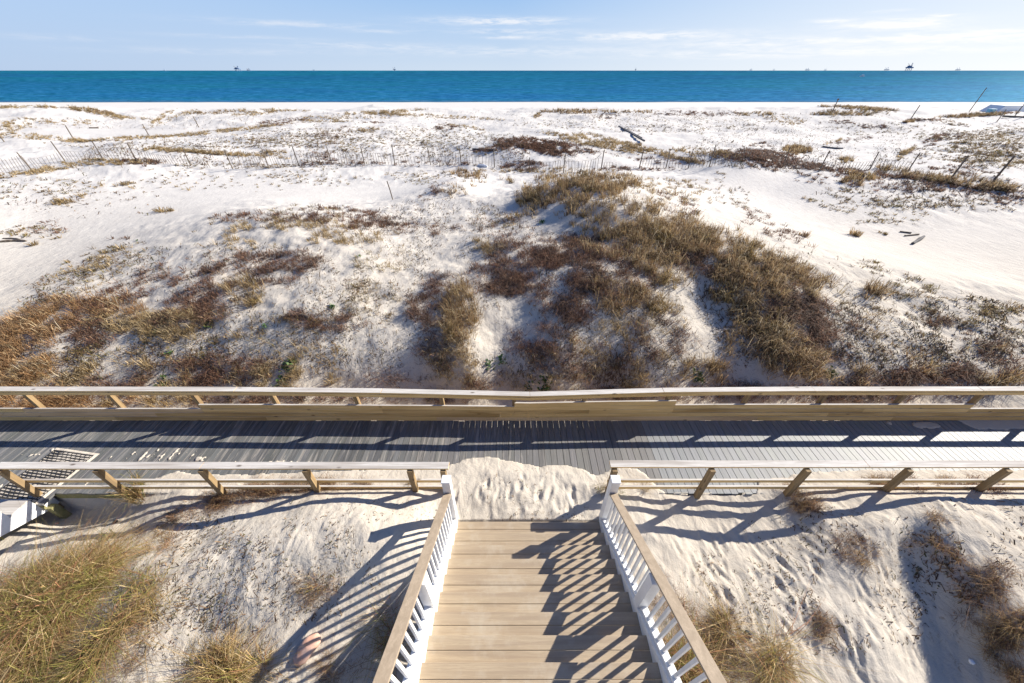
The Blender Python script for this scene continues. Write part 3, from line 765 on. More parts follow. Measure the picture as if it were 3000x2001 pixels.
# ------------------------------------------------------------------ vegetation patches (photo px, py, rx, ry, rotation, count, kind)
# kinds: O olive/gold sea grass, B brown wiry brush, T tan dry grass, L litter twigs, S short sparse sprigs
VEG = [
    # the mound
    (1640, 560, 110, 45, -5, 420, 'O'), (1760, 540, 110, 28, 0, 300, 'O'), (1560, 600, 60, 30, -30, 90, 'O'), (1900, 560, 110, 30, 15, 170, 'T'),
    (1800, 640, 150, 60, 10, 420, 'O'), (1700, 740, 130, 45, 0, 420, 'B'), (1850, 720, 150, 50, 0, 420, 'O'), (2000, 680, 130, 50, 25, 420, 'O'), (2150, 740, 150, 50, 20, 420, 'O'),
    (2050, 760, 120, 40, 20, 260, 'B'), (2280, 800, 140, 50, 20, 360, 'O'), (2330, 860, 110, 70, 45, 330, 'B'), (1600, 800, 170, 55, 10, 420, 'B'), (1500, 840, 70, 25, 0, 150, 'B'),
    (1800, 830, 120, 60, 10, 330, 'B'), (1850, 880, 110, 50, 10, 220, 'O'), (1950, 800, 70, 40, 0, 130, 'O'), (2150, 850, 70, 70, 45, 230, 'O'), (2230, 950, 90, 110, 50, 330, 'O'),
    (2330, 960, 90, 100, 50, 260, 'B'), (2300, 1040, 110, 60, 20, 230, 'O'), (2480, 1100, 80, 30, 0, 60, 'O'), (2400, 1010, 60, 60, 30, 120, 'B'),
    (1350, 920, 50, 80, 10, 240, 'O'), (1250, 880, 50, 60, 20, 120, 'B'), (1330, 1040, 80, 80, 0, 230, 'T'), (1300, 1000, 70, 80, 0, 110, 'B'), (1650, 900, 90, 40, 10, 150, 'B'),
    (1600, 1000, 90, 50, 0, 150, 'B'), (1720, 1060, 160, 60, 0, 260, 'B'), (1700, 1080, 200, 50, 0, 150, 'T'), (1860, 1080, 140, 50, 0, 190, 'T'), (1950, 1000, 90, 70, 0, 110, 'B'),
    (1780, 1000, 110, 50, 0, 120, 'T'), (2060, 1090, 60, 40, 0, 60, 'O'), (1420, 720, 60, 25, 0, 80, 'T'), (1510, 700, 120, 60, 20, 90, 'B'), (1400, 820, 110, 40, 0, 110, 'B'),
    (1550, 740, 120, 40, 0, 130, 'B'), (1450, 640, 60, 40, 0, 25, 'S'), (1650, 1120, 300, 30, 0, 120, 'T'), (1900, 930, 100, 60, 0, 90, 'T'), (1420, 1110, 60, 30, 0, 40, 'B'),
    (1360, 550, 70, 30, -25, 45, 'O'), (1290, 560, 60, 22, -25, 25, 'B'), (1380, 515, 40, 14, 0, 25, 'O'), (1480, 530, 30, 10, 0, 14, 'O'),
    # left dune
    (1020, 640, 150, 25, 4, 300, 'B'), (900, 655, 130, 20, 0, 120, 'T'), (760, 640, 120, 15, 0, 70, 'B'), (700, 670, 50, 20, -30, 40, 'T'), (1050, 690, 90, 25, 0, 120, 'T'),
    (1250, 670, 90, 20, 0, 50, 'B'), (960, 700, 60, 20, 0, 40, 'T'), (780, 770, 150, 30, 0, 150, 'B'), (740, 720, 90, 20, 0, 45, 'T'), (840, 790, 90, 40, -25, 90, 'B'),
    (600, 870, 90, 40, -15, 130, 'B'), (720, 850, 60, 40, 0, 80, 'O'), (560, 920, 110, 35, -8, 170, 'B'), (500, 950, 120, 30, 0, 230, 'T'), (400, 960, 150, 30, 10, 170, 'T'),
    (250, 930, 110, 60, 20, 190, 'B'), (130, 940, 130, 50, -20, 420, 'R'), (60, 1000, 90, 60, -10, 260, 'R'), (340, 900, 90, 30, 0, 80, 'R'), (50, 1090, 110, 50, 0, 340, 'R'), (180, 1100, 150, 30, 0, 160, 'T'),
    (250, 810, 170, 50, -25, 70, 'S'), (440, 820, 120, 40, -20, 80, 'B'), (280, 770, 120, 20, -20, 40, 'T'), (900, 930, 60, 20, 0, 30, 'B'), (640, 800, 60, 25, 0, 50, 'B'),
    (900, 1060, 80, 60, 0, 60, 'T'), (600, 1090, 160, 40, 0, 260, 'B'), (820, 1110, 170, 35, 0, 220, 'T'), (500, 1110, 90, 30, 0, 80, 'T'), (700, 1070, 120, 30, 0, 90, 'B'),
    (420, 1080, 60, 30, 0, 45, 'T'), (350, 1120, 100, 25, 0, 70, 'B'), (980, 940, 80, 30, 0, 45, 'B'), (1080, 880, 80, 60, 0, 60, 'S'), (700, 960, 300, 40, 0, 60, 'S'), (1120, 760, 90, 40, 0, 40, 'S'),
    (1150, 1110, 90, 30, 0, 60, 'B'), (400, 1040, 250, 40, 0, 60, 'S'), (800, 1020, 200, 50, 0, 50, 'S'),
    # behind the back rail
    (150, 1170, 260, 25, 0, 260, 'R'), (450, 1170, 200, 22, 0, 120, 'T'), (800, 1165, 260, 18, 0, 120, 'B'), (1250, 1165, 200, 18, 0, 60, 'B'), (2300, 1150, 500, 25, 0, 260, 'B'),
    (1750, 1155, 200, 15, 0, 90, 'B'),
    # right slope
    (2600, 900, 130, 40, 10, 60, 'S'), (2560, 860, 40, 20, 0, 26, 'O'), (2700, 860, 110, 20, 12, 50, 'S'), (2900, 900, 120, 20, 8, 60, 'S'), (2700, 960, 170, 60, 15, 90, 'S'),
    (2750, 940, 40, 20, 0, 26, 'B'), (2930, 950, 110, 40, 5, 60, 'S'), (2850, 1000, 110, 30, 15, 26, 'B'), (2980, 1010, 60, 30, 0, 22, 'O'), (2560, 1000, 90, 50, 40, 50, 'S'),
    (2620, 1110, 130, 25, 0, 70, 'B'), (2800, 1100, 150, 28, 0, 120, 'B'), (2970, 1110, 90, 30, 0, 80, 'O'), (2700, 1060, 60, 30, 0, 26, 'O'), (2540, 780, 50, 14, 0, 30, 'S'),
    (2480, 960, 80, 60, 30, 26, 'B'), (2650, 820, 90, 16, 12, 30, 'S'), (2950, 1060, 110, 30, 0, 30, 'B'),
    # flat on the right
    (2600, 530, 260, 25, 4, 150, 'B'), (2850, 560, 170, 25, 10, 130, 'B'), (2520, 530, 45, 12, 0, 50, 'O'), (2500, 575, 100, 22, 10, 30, 'S'), (2640, 590, 130, 25, 0, 36, 'S'),
    (2480, 610, 120, 12, 10, 18, 'S'), (2640, 640, 120, 20, 0, 20, 'S'), (2850, 600, 160, 20, 0, 30, 'S'), (2130, 560, 70, 40, 30, 30, 'S'), (2050, 560, 60, 30, 0, 30, 'T'), (2250, 660, 120, 25, 28, 60, 'B'),
    (1950, 540, 120, 14, 5, 50, 'T'), (1980, 600, 60, 30, 20, 60, 'B'),
    # flat on the left
    (200, 590, 60, 16, 0, 14, 'T'), (490, 620, 30, 6, 0, 8, 'T'), (540, 550, 30, 8, 0, 10, 'T'), (330, 545, 60, 20, 0, 14, 'T'), (100, 680, 90, 20, 0, 22, 'S'), (130, 670, 60, 22, 0, 16, 'L'),
    (350, 700, 26, 8, 0, 7, 'B'), (220, 560, 220, 40, 0, 40, 'S'), (760, 520, 300, 30, 0, 70, 'S'), (1250, 520, 120, 20, 0, 40, 'S'), (900, 620, 120, 16, 0, 18, 'S'), (600, 660, 60, 10, -20, 14, 'T'),
    # fence line
    (100, 505, 130, 8, -8, 130, 'T'), (300, 475, 130, 8, 0, 130, 'T'), (420, 475, 60, 10, 0, 50, 'B'), (620, 448, 200, 5, 4, 150, 'T'), (480, 440, 60, 6, 0, 40, 'T'), (800, 450, 40, 8, 0, 26, 'T'),
    (950, 460, 40, 18, 0, 40, 'B'), (750, 485, 220, 6, 0, 50, 'S'), (1150, 480, 300, 7, 0, 70, 'B'), (1540, 485, 60, 14, 0, 90, 'B'), (1600, 500, 200, 8, 0, 80, 'T'), (1900, 495, 150, 6, 0, 60, 'B'),
    (2230, 460, 110, 18, 3, 420, 'B'), (2330, 440, 40, 12, 0, 80, 'O'), (2300, 485, 110, 12, 0, 130, 'B'), (2520, 505, 170, 8, 6, 170, 'B'), (2470, 470, 30, 8, 0, 30, 'O'), (2700, 520, 130, 10, 10, 130, 'O'),
    (2860, 540, 160, 14, 8, 160, 'O'), (2080, 450, 120, 12, 5, 60, 'T'), (1950, 470, 100, 10, 0, 40, 'B'), (2820, 500, 130, 12, 8, 70, 'B'),
    # beyond the fence
    (1560, 420, 110, 14, 4, 420, 'B'), (1610, 440, 60, 14, 10, 190, 'B'), (1480, 432, 80, 8, -5, 150, 'B'), (1740, 420, 130, 10, 12, 170, 'T'), (1900, 440, 150, 8, 14, 200, 'T'), (1700, 400, 50, 8, 0, 50, 'T'),
    (1650, 445, 130, 10, 0, 90, 'B'), (1305, 372, 28, 9, 0, 90, 'B'), (1360, 372, 50, 5, 8, 30, 'T'), (1080, 380, 26, 7, 0, 34, 'T'), (1100, 360, 30, 4, 0, 22, 'B'),
    (820, 360, 70, 9, -8, 110, 'B'), (650, 385, 170, 5, -6, 160, 'T'), (350, 408, 160, 5, -3, 130, 'T'), (100, 402, 120, 8, 4, 90, 'T'), (950, 355, 80, 5, 0, 50, 'T'),
    (900, 400, 230, 25, 0, 170, 'S'), (1150, 400, 230, 28, 0, 230, 'S'), (1350, 410, 160, 28, 0, 110, 'S'), (700, 420, 230, 14, 0, 80, 'S'), (450, 430, 220, 10, 0, 50, 'S'), (970, 400, 60, 22, -20, 80, 'L'), (1190, 440, 250, 20, 0, 110, 'S'),
    (1250, 340, 200, 5, 3, 150, 'T'), (1120, 328, 110, 5, -3, 190, 'T'), (1150, 335, 60, 6, 0, 60, 'T'), (1000, 345, 120, 4, 0, 50, 'T'), (750, 330, 60, 8, -6, 110, 'T'), (500, 350, 90, 6, -20, 40, 'T'), (480, 340, 40, 6, -30, 60, 'T'),
    (260, 325, 70, 6, 8, 140, 'O'), (320, 338, 40, 8, 10, 80, 'T'), (150, 315, 40, 3, 0, 40, 'O'), (30, 312, 60, 6, 0, 90, 'T'), (80, 360, 70, 14, 0, 60, 'T'), (20, 375, 50, 12, 0, 50, 'T'), (220, 360, 60, 8, 0, 30, 'T'),
    (380, 345, 60, 4, 6, 50, 'T'), (600, 332, 60, 3, 0, 40, 'O'), (680, 325, 40, 3, 0, 30, 'O'), (850, 325, 60, 3, 0, 40, 'T'),
    (1580, 335, 20, 6, -40, 34, 'O'), (1680, 327, 80, 6, 0, 130, 'O'), (1770, 340, 50, 8, 0, 50, 'B'), (1850, 328, 90, 4, 0, 60, 'O'), (1980, 332, 60, 8, 0, 60, 'B'), (1900, 345, 150, 12, 0, 60, 'S'),
    (2050, 335, 40, 8, 0, 60, 'B'), (2120, 332, 60, 8, 0, 60, 'B'), (2200, 335, 60, 5, 0, 40, 'O'), (2150, 365, 120, 16, 0, 60, 'S'), (1950, 380, 130, 16, 0, 60, 'S'), (2300, 350, 60, 12, 10, 60, 'T'), (1700, 365, 200, 15, 0, 60, 'S'),
    (2530, 318, 110, 4, 3, 170, 'O'), (2480, 332, 90, 8, 0, 60, 'O'), (2560, 330, 60, 8, 0, 50, 'S'), (2430, 335, 50, 4, 0, 40, 'O'), (2560, 372, 40, 6, 0, 40, 'B'), (2450, 358, 60, 5, 0, 30, 'B'),
    (2700, 352, 60, 4, 0, 60, 'B'), (2780, 360, 60, 6, 10, 40, 'S'), (2870, 338, 100, 4, -3, 110, 'O'), (2660, 358, 16, 2, 0, 20, 'O'), (2950, 330, 60, 5, -8, 60, 'B'),
    (2800, 400, 100, 16, 0, 110, 'S'), (2780, 400, 50, 8, 0, 60, 'B'), (2700, 425, 60, 10, -20, 40, 'B'), (2650, 450, 40, 6, -35, 40, 'T'), (2900, 420, 110, 30, 0, 190, 'S'), (2850, 450, 160, 25, 0, 150, 'S'),
    (2950, 390, 80, 20, 0, 110, 'S'), (2920, 470, 110, 20, 0, 110, 'S'), (2500, 410, 70, 8, -10, 34, 'B'), (2440, 415, 30, 5, -20, 14, 'T'), (2240, 425, 40, 6, 0, 26, 'B'), (2600, 380, 160, 18, 0, 50, 'S'),
    # near left
    (160, 1760, 140, 80, -38, 400, 'N'), (100, 1900, 230, 110, 0, 740, 'N'), (300, 1660, 80, 36, -40, 90, 'N'), (400, 1790, 60, 110, 10, 60, 'N'), (380, 1850, 80, 130, 0, 70, 'K'), (60, 1830, 130, 110, 0, 330, 'N'),
    (720, 1990, 150, 25, 0, 130, 'N'), (800, 1970, 60, 25, 0, 50, 'N'), (640, 1930, 70, 30, -20, 40, 'N'), (560, 1500, 90, 24, -20, 130, 'K'), (700, 1450, 160, 20, -12, 230, 'K'), (880, 1430, 150, 14, -3, 210, 'K'),
    (1010, 1425, 90, 10, 0, 60, 'K'), (900, 1700, 90, 50, 10, 60, 'K'), (1130, 1870, 40, 90, 0, 40, 'N'), (450, 1600, 60, 60, -50, 60, 'K'), (1000, 1950, 60, 40, 0, 40, 'K'),
    # near right
    (2090, 1860, 55, 60, 60, 60, 'N'), (2090, 1860, 60, 60, 60, 90, 'K'), (2110, 1970, 90, 50, 0, 70, 'N'), (2120, 1950, 90, 50, 0, 80, 'K'), (2250, 1950, 40, 90, 30, 90, 'N'), (2010, 1790, 40, 30, 0, 40, 'K'), (1990, 1950, 60, 60, 0, 120, 'N'),
    (2370, 1490, 40, 30, 20, 60, 'K'), (2510, 1620, 55, 35, 20, 70, 'K'), (2780, 1640, 60, 40, 45, 70, 'K'), (2870, 1740, 50, 90, 50, 200, 'K'), (2950, 1840, 50, 70, 60, 170, 'K'),
    (2620, 1412, 70, 14, 0, 90, 'K'), (2850, 1420, 110, 16, 8, 110, 'K'), (2700, 1560, 60, 50, 40, 24, 'K'), (2410, 1830, 18, 26, 0, 40, 'K'), (2320, 1430, 30, 8, 0, 20, 'K'), (2950, 1960, 60, 40, 0, 30, 'K'),
    (2700, 1440, 30, 10, 0, 20, 'K'), (2990, 1990, 30, 30, 0, 26, 'K'), (1940, 1750, 30, 50, 0, 30, 'K'),
]
# loose litter on the sand: photo ellipse, count
LIT = [(700, 900, 650, 190, 10500), (600, 1060, 600, 60, 1500), (1300, 760, 330, 180, 7500), (1800, 900, 600, 230, 12000), (2700, 980, 330, 130, 7500), (2300, 900, 260, 180, 1500), (1000, 440, 900, 50, 7500), (2500, 440, 520, 70, 6000), (1500, 360, 1500, 30, 4000), (300, 560, 320, 80, 500),
       (2700, 560, 320, 50, 1100), (300, 1060, 330, 70, 900), (700, 1680, 420, 170, 2300), (750, 1560, 300, 70, 900), (2450, 1700, 420, 220, 1900), (2850, 1600, 200, 180, 600), (1560, 1450, 200, 80, 150), (1500, 1515, 230, 12, 110), (1550, 350, 1400, 25, 1400), (1500, 321, 1600, 7, 420),
       (600, 1850, 200, 110, 500), (2100, 1800, 160, 170, 500), (1000, 1500, 300, 40, 200)]

pv = np.random.default_rng(23)
TUFT = {}
vegd = np.zeros_like(Z)
allpx = []
DF = {'O': 1.25, 'B': 1.9, 'T': 1.5, 'R': 1.15, 'N': 1.6, 'S': 3.2, 'K': .9, 'L': 1.5}
for (cx, cyy, rx, ry, rot, num, kd) in VEG:
    num = max(4, int(num * DF[kd] * (1.9 if cyy < 470 and kd in 'OT' else .42 if (cx > 2460 and cyy > 760 and cyy < 1130 and kd in 'SO') else .7 if (kd in 'BO' and cx < 1200 and cyy > 1000 and cyy < 1130) else 1)))
    ncl = max(3, num // 6)
    a = pv.uniform(0, 2 * np.pi, ncl); r = np.sqrt(pv.uniform(0, 1, ncl)) * 1.1
    ccx, ccy = r * np.cos(a) * rx, r * np.sin(a) * ry
    k = pv.integers(0, ncl, num)
    bx = ccx[k] + pv.normal(0, .13, num) * rx; by = ccy[k] + pv.normal(0, .16, num) * ry
    m2 = pv.uniform(0, 1, num) < .3
    a = pv.uniform(0, 2 * np.pi, num); r = np.sqrt(pv.uniform(0, 1, num))
    bx = np.where(m2, r * np.cos(a) * rx, bx); by = np.where(m2, r * np.sin(a) * ry, by)
    ro = R(rot)
    qx = cx + bx * math.cos(ro) - by * math.sin(ro); qy = cyy + bx * math.sin(ro) + by * math.cos(ro)
    TUFT.setdefault(kd, []).append(np.stack([qx, qy], 1))
for kd in TUFT:
    q = np.concatenate(TUFT[kd])
    q = q[(q[:, 1] > 304) & (q[:, 1] < 2060) & (q[:, 0] > -120) & (q[:, 0] < 3120)]
    P3, ok = cast(q[:, 0], q[:, 1])
    sc_ = .26 + P3[:, 1] * .010
    gate = fbm(P3[:, 0] / sc_, P3[:, 1] / sc_, 3, 400 + ord(kd[0])) + pv.normal(0, .10, len(P3))
    thr_ = {'O': -.22, 'B': -.17, 'T': -.10, 'R': -.14, 'N': .0, 'S': -.3, 'K': -.2, 'L': -.3}[kd]
    P3 = P3[gate > thr_ - .16 * (P3[:, 1] > 26)]
    ond = (P3[:, 1] > Y_NEAR + .02) & (P3[:, 1] < Y_FAR + .1) & (kd != 'K')
    stz = (P3[:, 0] > -1.36) & (P3[:, 0] < 2.0) & (P3[:, 1] < 3.45) & (P3[:, 1] > -5)
    bch = P3[:, 1] > 92
    P3 = P3[~(ond | stz | bch)]
    if kd == 'K':
        P3 = P3[~((P3[:, 1] > Y_NEAR + .3) & (P3[:, 1] < Y_FAR))]
    TUFT[kd] = P3
litp = []
for (cx, cyy, rx, ry, num) in LIT:
    a = pv.uniform(0, 2 * np.pi, num); r = np.sqrt(pv.uniform(0, 1, num))
    litp.append(np.stack([cx + r * np.cos(a) * rx, cyy + r * np.sin(a) * ry], 1))
litp = np.concatenate(litp)
litp = litp[(litp[:, 1] > 320) & (litp[:, 1] < 2010) & (litp[:, 0] > -50) & (litp[:, 0] < 3050)]
L3, _ = cast(litp[:, 0], litp[:, 1])
L3 = L3[~((L3[:, 1] > Y_NEAR - .05) & (L3[:, 1] < Y_FAR + .02) & (L3[:, 2] < DECK - .05))]
L3 = L3[~((L3[:, 0] > -1.25) & (L3[:, 0] < 1.87) & (L3[:, 1] < 3.36))]
L3 = L3[L3[:, 1] < 160]
nlt = fbm(L3[:, 0] / (.4 + L3[:, 1] * .05), L3[:, 1] / (.4 + L3[:, 1] * .05), 3, 200)
L3 = L3[nlt + pv.normal(0, .15, len(nlt)) > -.02]

# vegetation density painted onto the sheet (for litter in the sand material)
cnt = np.zeros((NR, NS), np.float32)
for kd, P3 in list(TUFT.items()) + [('x', L3)]:
    r = np.clip(np.round(np.interp(P3[:, 1], yr, np.arange(NR))).astype(int), 0, NR - 1)
    c = np.clip(np.round(np.interp(P3[:, 0] / width(P3[:, 1]), ug, jidx)).astype(int), 0, NS - 1)
    np.add.at(cnt, (r, c), 1.0 if kd != 'x' else .35)


def blur(a, n):
    for _ in range(2):
        k = np.cumsum(np.pad(a, ((n + 1, n), (0, 0)), mode='edge'), 0); a = (k[2 * n + 1:] - k[:-(2 * n + 1)]) / (2 * n + 1)
        k = np.cumsum(np.pad(a, ((0, 0), (n + 1, n)), mode='edge'), 1); a = (k[:, 2 * n + 1:] - k[:, :-(2 * n + 1)]) / (2 * n + 1)
    return a


vegd = np.clip(blur(cnt, 7) * 110, 0, 1)


def fast_mesh(name, V, FA, mats, col=None, attr=None, smooth=False):
    me = bpy.data.meshes.new(name)
    nv, nf, k = len(V), len(FA), FA.shape[1]
    me.vertices.add(nv); me.loops.add(nf * k); me.polygons.add(nf)
    me.vertices.foreach_set('co', V.astype(np.float32).ravel())
    me.polygons.foreach_set('loop_start', np.arange(0, nf * k, k, dtype=np.int32))
    me.loops.foreach_set('vertex_index', FA.astype(np.int32).ravel())
    me.update(calc_edges=True)
    me.polygons.foreach_set('use_smooth', np.full(nf, bool(smooth)))
    if col is not None:
        ca = me.color_attributes.new('Col', 'FLOAT_COLOR', 'POINT')
        ca.data.foreach_set('color', col.astype(np.float32).ravel())
    if attr is not None:
        at_ = me.attributes.new(attr[0], 'FLOAT', 'POINT')
        at_.data.foreach_set('value', attr[1].astype(np.float32).ravel())
    for m_ in mats: me.materials.append(m_)
    o = bpy.data.objects.new(name, me)
    COL.objects.link(o)
    return o


idx = np.arange(NR * NS).reshape(NR, NS)
FA = np.stack([idx[:-1, :-1], idx[:-1, 1:], idx[1:, 1:], idx[1:, :-1]], -1).reshape(-1, 4)
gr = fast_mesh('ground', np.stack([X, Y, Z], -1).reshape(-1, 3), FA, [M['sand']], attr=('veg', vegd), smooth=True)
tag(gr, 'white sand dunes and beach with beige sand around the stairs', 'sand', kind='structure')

# sea ----------------------------------------------------------------
sb = MB()
ys = [150, 400, 1500, 8000, 60000]
for a, b in zip(ys[:-1], ys[1:]):
    sb.add([(-70000, a, 0), (70000, a, 0), (70000, b, 0), (-70000, b, 0)], [(0, 1, 2, 3)])
sea = sb.build('water', M['sea'], origin=(0, 0, 0))
tag(sea, 'blue green sea stretching to the horizon beyond the beach', 'sea', kind='structure')

# ------------------------------------------------------------------ boardwalk deck
v = []; f = []; col = []
x = -18.0
drs = np.random.default_rng(3)
while x < 19:
    wdt = 0.138 if x > 1 else 0.132
    a0, a1 = x, x + wdt
    yn, yf = Y_NEAR + drs.normal(0, .006), Y_FAR - .03 + drs.normal(0, .01)
    zt = DECK + drs.normal(0, .0012)
    if -12.3 < x < -9.7: yn = 3.70
    if x > 1:
        cb = np.array([.22, .23, .24]) * drs.uniform(.88, 1.06)  # right boards paler: part of the sun's sheen is put into the tint
    else:
        cb = np.array([.15, .152, .15]) * drs.uniform(.72, 1.2)
    if -2.5 < x < 3.2:
        cb = np.array([.165, .16, .155]) * drs.uniform(.85, 1.1)
    cb = cb * np.array([1, drs.uniform(.98, 1.02), drs.uniform(.96, 1.03)])
    q = len(v)
    for (yy_, zz_) in ((yn, zt - .035), (yf, zt - .035), (yf, zt), (yn, zt)):
        v += [(a0, yy_, zz_), (a1, yy_, zz_)]
    f += [(q, q + 1, q + 3, q + 2), (q + 2, q + 3, q + 5, q + 4), (q + 4, q + 5, q + 7, q + 6), (q + 6, q + 7, q + 1, q), (q, q + 2, q + 4, q + 6), (q + 1, q + 7, q + 5, q + 3)]
    col += [(*cb, 1)] * 8
    x += wdt + (0.011 if x > 1 else .008)
dk = fast_mesh('boardwalk', np.array(v), np.array(f), [M['deck']], col=np.array(col))
tag(dk, 'grey plank boardwalk running across between two timber railings', 'boardwalk', kind='structure')
fb = MB()
fb.box(-18, -12.35, Y_NEAR + .005, Y_NEAR + .045, DECK - .20, DECK - .037)
fb.box(-9.68, 19, Y_NEAR + .005, Y_NEAR + .045, DECK - .20, DECK - .037)
fb.box(-12.3, -9.7, 3.705, 3.745, DECK - .20, DECK - .037)
fb.build('rim_board', M['moss'], dk)

# ------------------------------------------------------------------ railings
TIM = 0.0


def lean(x):
    """the far railing bulges towards the stairs in the middle"""
    return float(np.interp(x, [-14, -6, -1.6, 0.4, 2.4, 5, 14], [0.03, 0.01, -0.06, -0.12, -0.04, 0.02, 0.03]))


back = empty('timber_railing', (0, 5.95, DECK))
tag(back, 'long timber railing with solid kick boards along the far side of the boardwalk', 'railing', 'timber railings along the boardwalk')
HB = 1.02
post_x = [-17.9, -15.8, -13.8, -11.75, -9.72, -7.70, -5.80, -3.78, -1.70, 0.05, 1.75, 3.80, 5.72, 7.58, 9.48, 11.35, 13.3, 15.3, 17.3]
for px_ in post_x:
    b = MB()
    l_ = lean(px_)
    b.hexa([(px_ - .045, 5.934, DECK - .4), (px_ + .045, 5.934, DECK - .4), (px_ + .045, 6.024, DECK - .4), (px_ - .045, 6.024, DECK - .4),
            (px_ - .045, 5.934 + l_, DECK + HB - .04), (px_ + .045, 5.934 + l_, DECK + HB - .04), (px_ + .045, 6.024 + l_, DECK + HB - .04), (px_ - .045, 6.024 + l_, DECK + HB - .04)])
    b.build('post', M['tan_z'], back, 0.003)


def cap_run(xs, yc, z, w, h, parent, name='cap_rail', drop=lambda x: 0):
    for i in range(len(xs) - 1):
        a, c = xs[i], xs[i + 1]
        g_ = .003
        b = MB()
        ya, yb = yc(a), yc(c)
        za, zb_ = z + drop(a) + random.uniform(-.003, .003), z + drop(c) + random.uniform(-.003, .003)
        b.hexa([(a + g_, ya - w / 2, za - h), (c - g_, yb - w / 2, zb_ - h), (c - g_, yb + w / 2, zb_ - h), (a + g_, ya + w / 2, za - h),
                (a + g_, ya - w / 2, za), (c - g_, yb - w / 2, zb_), (c - g_, yb + w / 2, zb_), (a + g_, ya + w / 2, za)], 0, 1)
        b.build(name, [M['tan_x'], M['cap']], parent, 0.004)


cap_run([-18, -14.2, -10.6, -6.6, -3.1, 0.42, 3.6, 7.2, 11.2, 14.9, 18.6], lambda x: 5.985 + lean(x), DECK + HB, .15, .038, back, drop=lambda x: -0.03 * math.exp(-((x - .4) / 2.2) ** 2))
# rim board under the cap on the deck side
xs = [-18, -14.0, -10.2, -5.9, -1.7, 1.8, 5.7, 9.5, 13.4, 18.6]
for a, c in zip(xs[:-1], xs[1:]):
    b = MB()
    pts = [a] + [q for q in (-6, -1.6, 0.4, 2.4, 5) if a < q < c] + [c]
    for p0, p1 in zip(pts[:-1], pts[1:]):
        d0 = -0.03 * math.exp(-((p0 - .4) / 2.2) ** 2); d1 = -0.03 * math.exp(-((p1 - .4) / 2.2) ** 2)
        z0, z1 = DECK + HB - .13, DECK + HB - .0415
        y0, y1 = 5.914 + lean(p0), 5.914 + lean(p1)
        b.hexa([(p0, y0 - .018, z0 + d0), (p1, y1 - .018, z0 + d1), (p1, y1 + .016, z0 + d1), (p0, y0 + .016, z0 + d0),
                (p0, y0 - .018, z1 + d0), (p1, y1 - .018, z1 + d1), (p1, y1 + .016, z1 + d1), (p0, y0 + .016, z1 + d0)])
    b.build('rim_rail', M['tan_x'], back, 0.003)
# kick boards: rows of 2x6
rows = [[-18, -13.0, -10.0, -6.2, -1.9, 2.4, 6.2, 9.6, 13.2, 18.6],
        [-18, -14.4, -8.9, -4.4, -0.3, 3.9, 7.9, 11.4, 15.2, 18.6],
        [-18, -12.1, -7.66, -3.2, 0.06, 1.9, 3.98, 8.7, 11.3, 18.6],
        [-7.66, -4.0, 0.04],
        [0.06, 3.98]]
rows[3] = [-7.66, -4.0, -0.02, 3.98, 7.7, 11.3]
for ri_, xs in enumerate(rows):
    z0 = DECK + .006 + ri_ * .145
    for a, c in zip(xs[:-1], xs[1:]):
        b = MB()
        pts = [a] + [q for q in (-6, -1.6, 0.4, 2.4, 5) if a < q < c] + [c]
        fl = (ri_ + .5) * .143 / HB
        for p0, p1 in zip(pts[:-1], pts[1:]):
            y0, y1 = 5.906 + lean(p0) * fl, 5.906 + lean(p1) * fl
            e0 = .002 if p0 == a else 0; e1 = .002 if p1 == c else 0
            b.hexa([(p0 + e0, y0 - .019, z0), (p1 - e1, y1 - .019, z0), (p1 - e1, y1 + .019, z0), (p0 + e0, y0 + .019, z0),
                    (p0 + e0, y0 - .019, z0 + .136), (p1 - e1, y1 - .019, z0 + .139), (p1 - e1, y1 + .019, z0 + .139), (p0 + e0, y0 + .019, z0 + .139)], 0, 1)
        wood = M['tan_x'] if (ri_ >= 3 and a < 4) else random.choice([M['tan_x'], M['tan_x2'], M['tan_x3']])
        b.build('kick_board', [wood, M['cap']], back, 0.003)

HF = 0.99


def front_rail(xp, x0, x1, cuts, label):
    r = empty('timber_railing', ((x0 + x1) / 2, 3.97, DECK))
    tag(r, label, 'railing', 'timber railings along the boardwalk')
    for q in xp:
        b = MB()
        b.box(q - .05, q + .05, 3.845, 3.940, DECK - .55, DECK + HF - .040)
        b.build('post', M['tan_z'], r, 0.004)
    cap_run(cuts, lambda x: 3.965 + (.035 if x0 > 0 else 0), DECK + HF, .15, .037, r)
    for nm, zt, hh_ in (('mid_rail', DECK + .50, .085), ('bottom_rail', DECK + .26, .085)):
        cs_ = [x0 + .03] + [q for q in cuts[1:-1]] + [x1 - .03]
        for a, c in zip(cs_[:-1], cs_[1:]):
            b = MB()
            b.box(a + .002, c - .002, 3.943, 3.981, zt - hh_, zt, 0, 1)
            b.build(nm, [M['tan_x'], M['cap']], r, 0.003)
    return r


front_rail([-9.86, -8.0, -5.98, -3.98, -1.97, -1.33], -9.98, -1.22, [-9.98, -6.0, -1.22], 'weathered timber railing left of the stairs on the near side of the boardwalk')
front_rail([1.98, 3.86, 5.70, 7.66, 9.56, 11.5, 13.5, 15.5], 1.90, 15.6, [1.90, 6.9, 10.6, 15.6], 'weathered timber railing right of the stairs on the near side of the boardwalk')

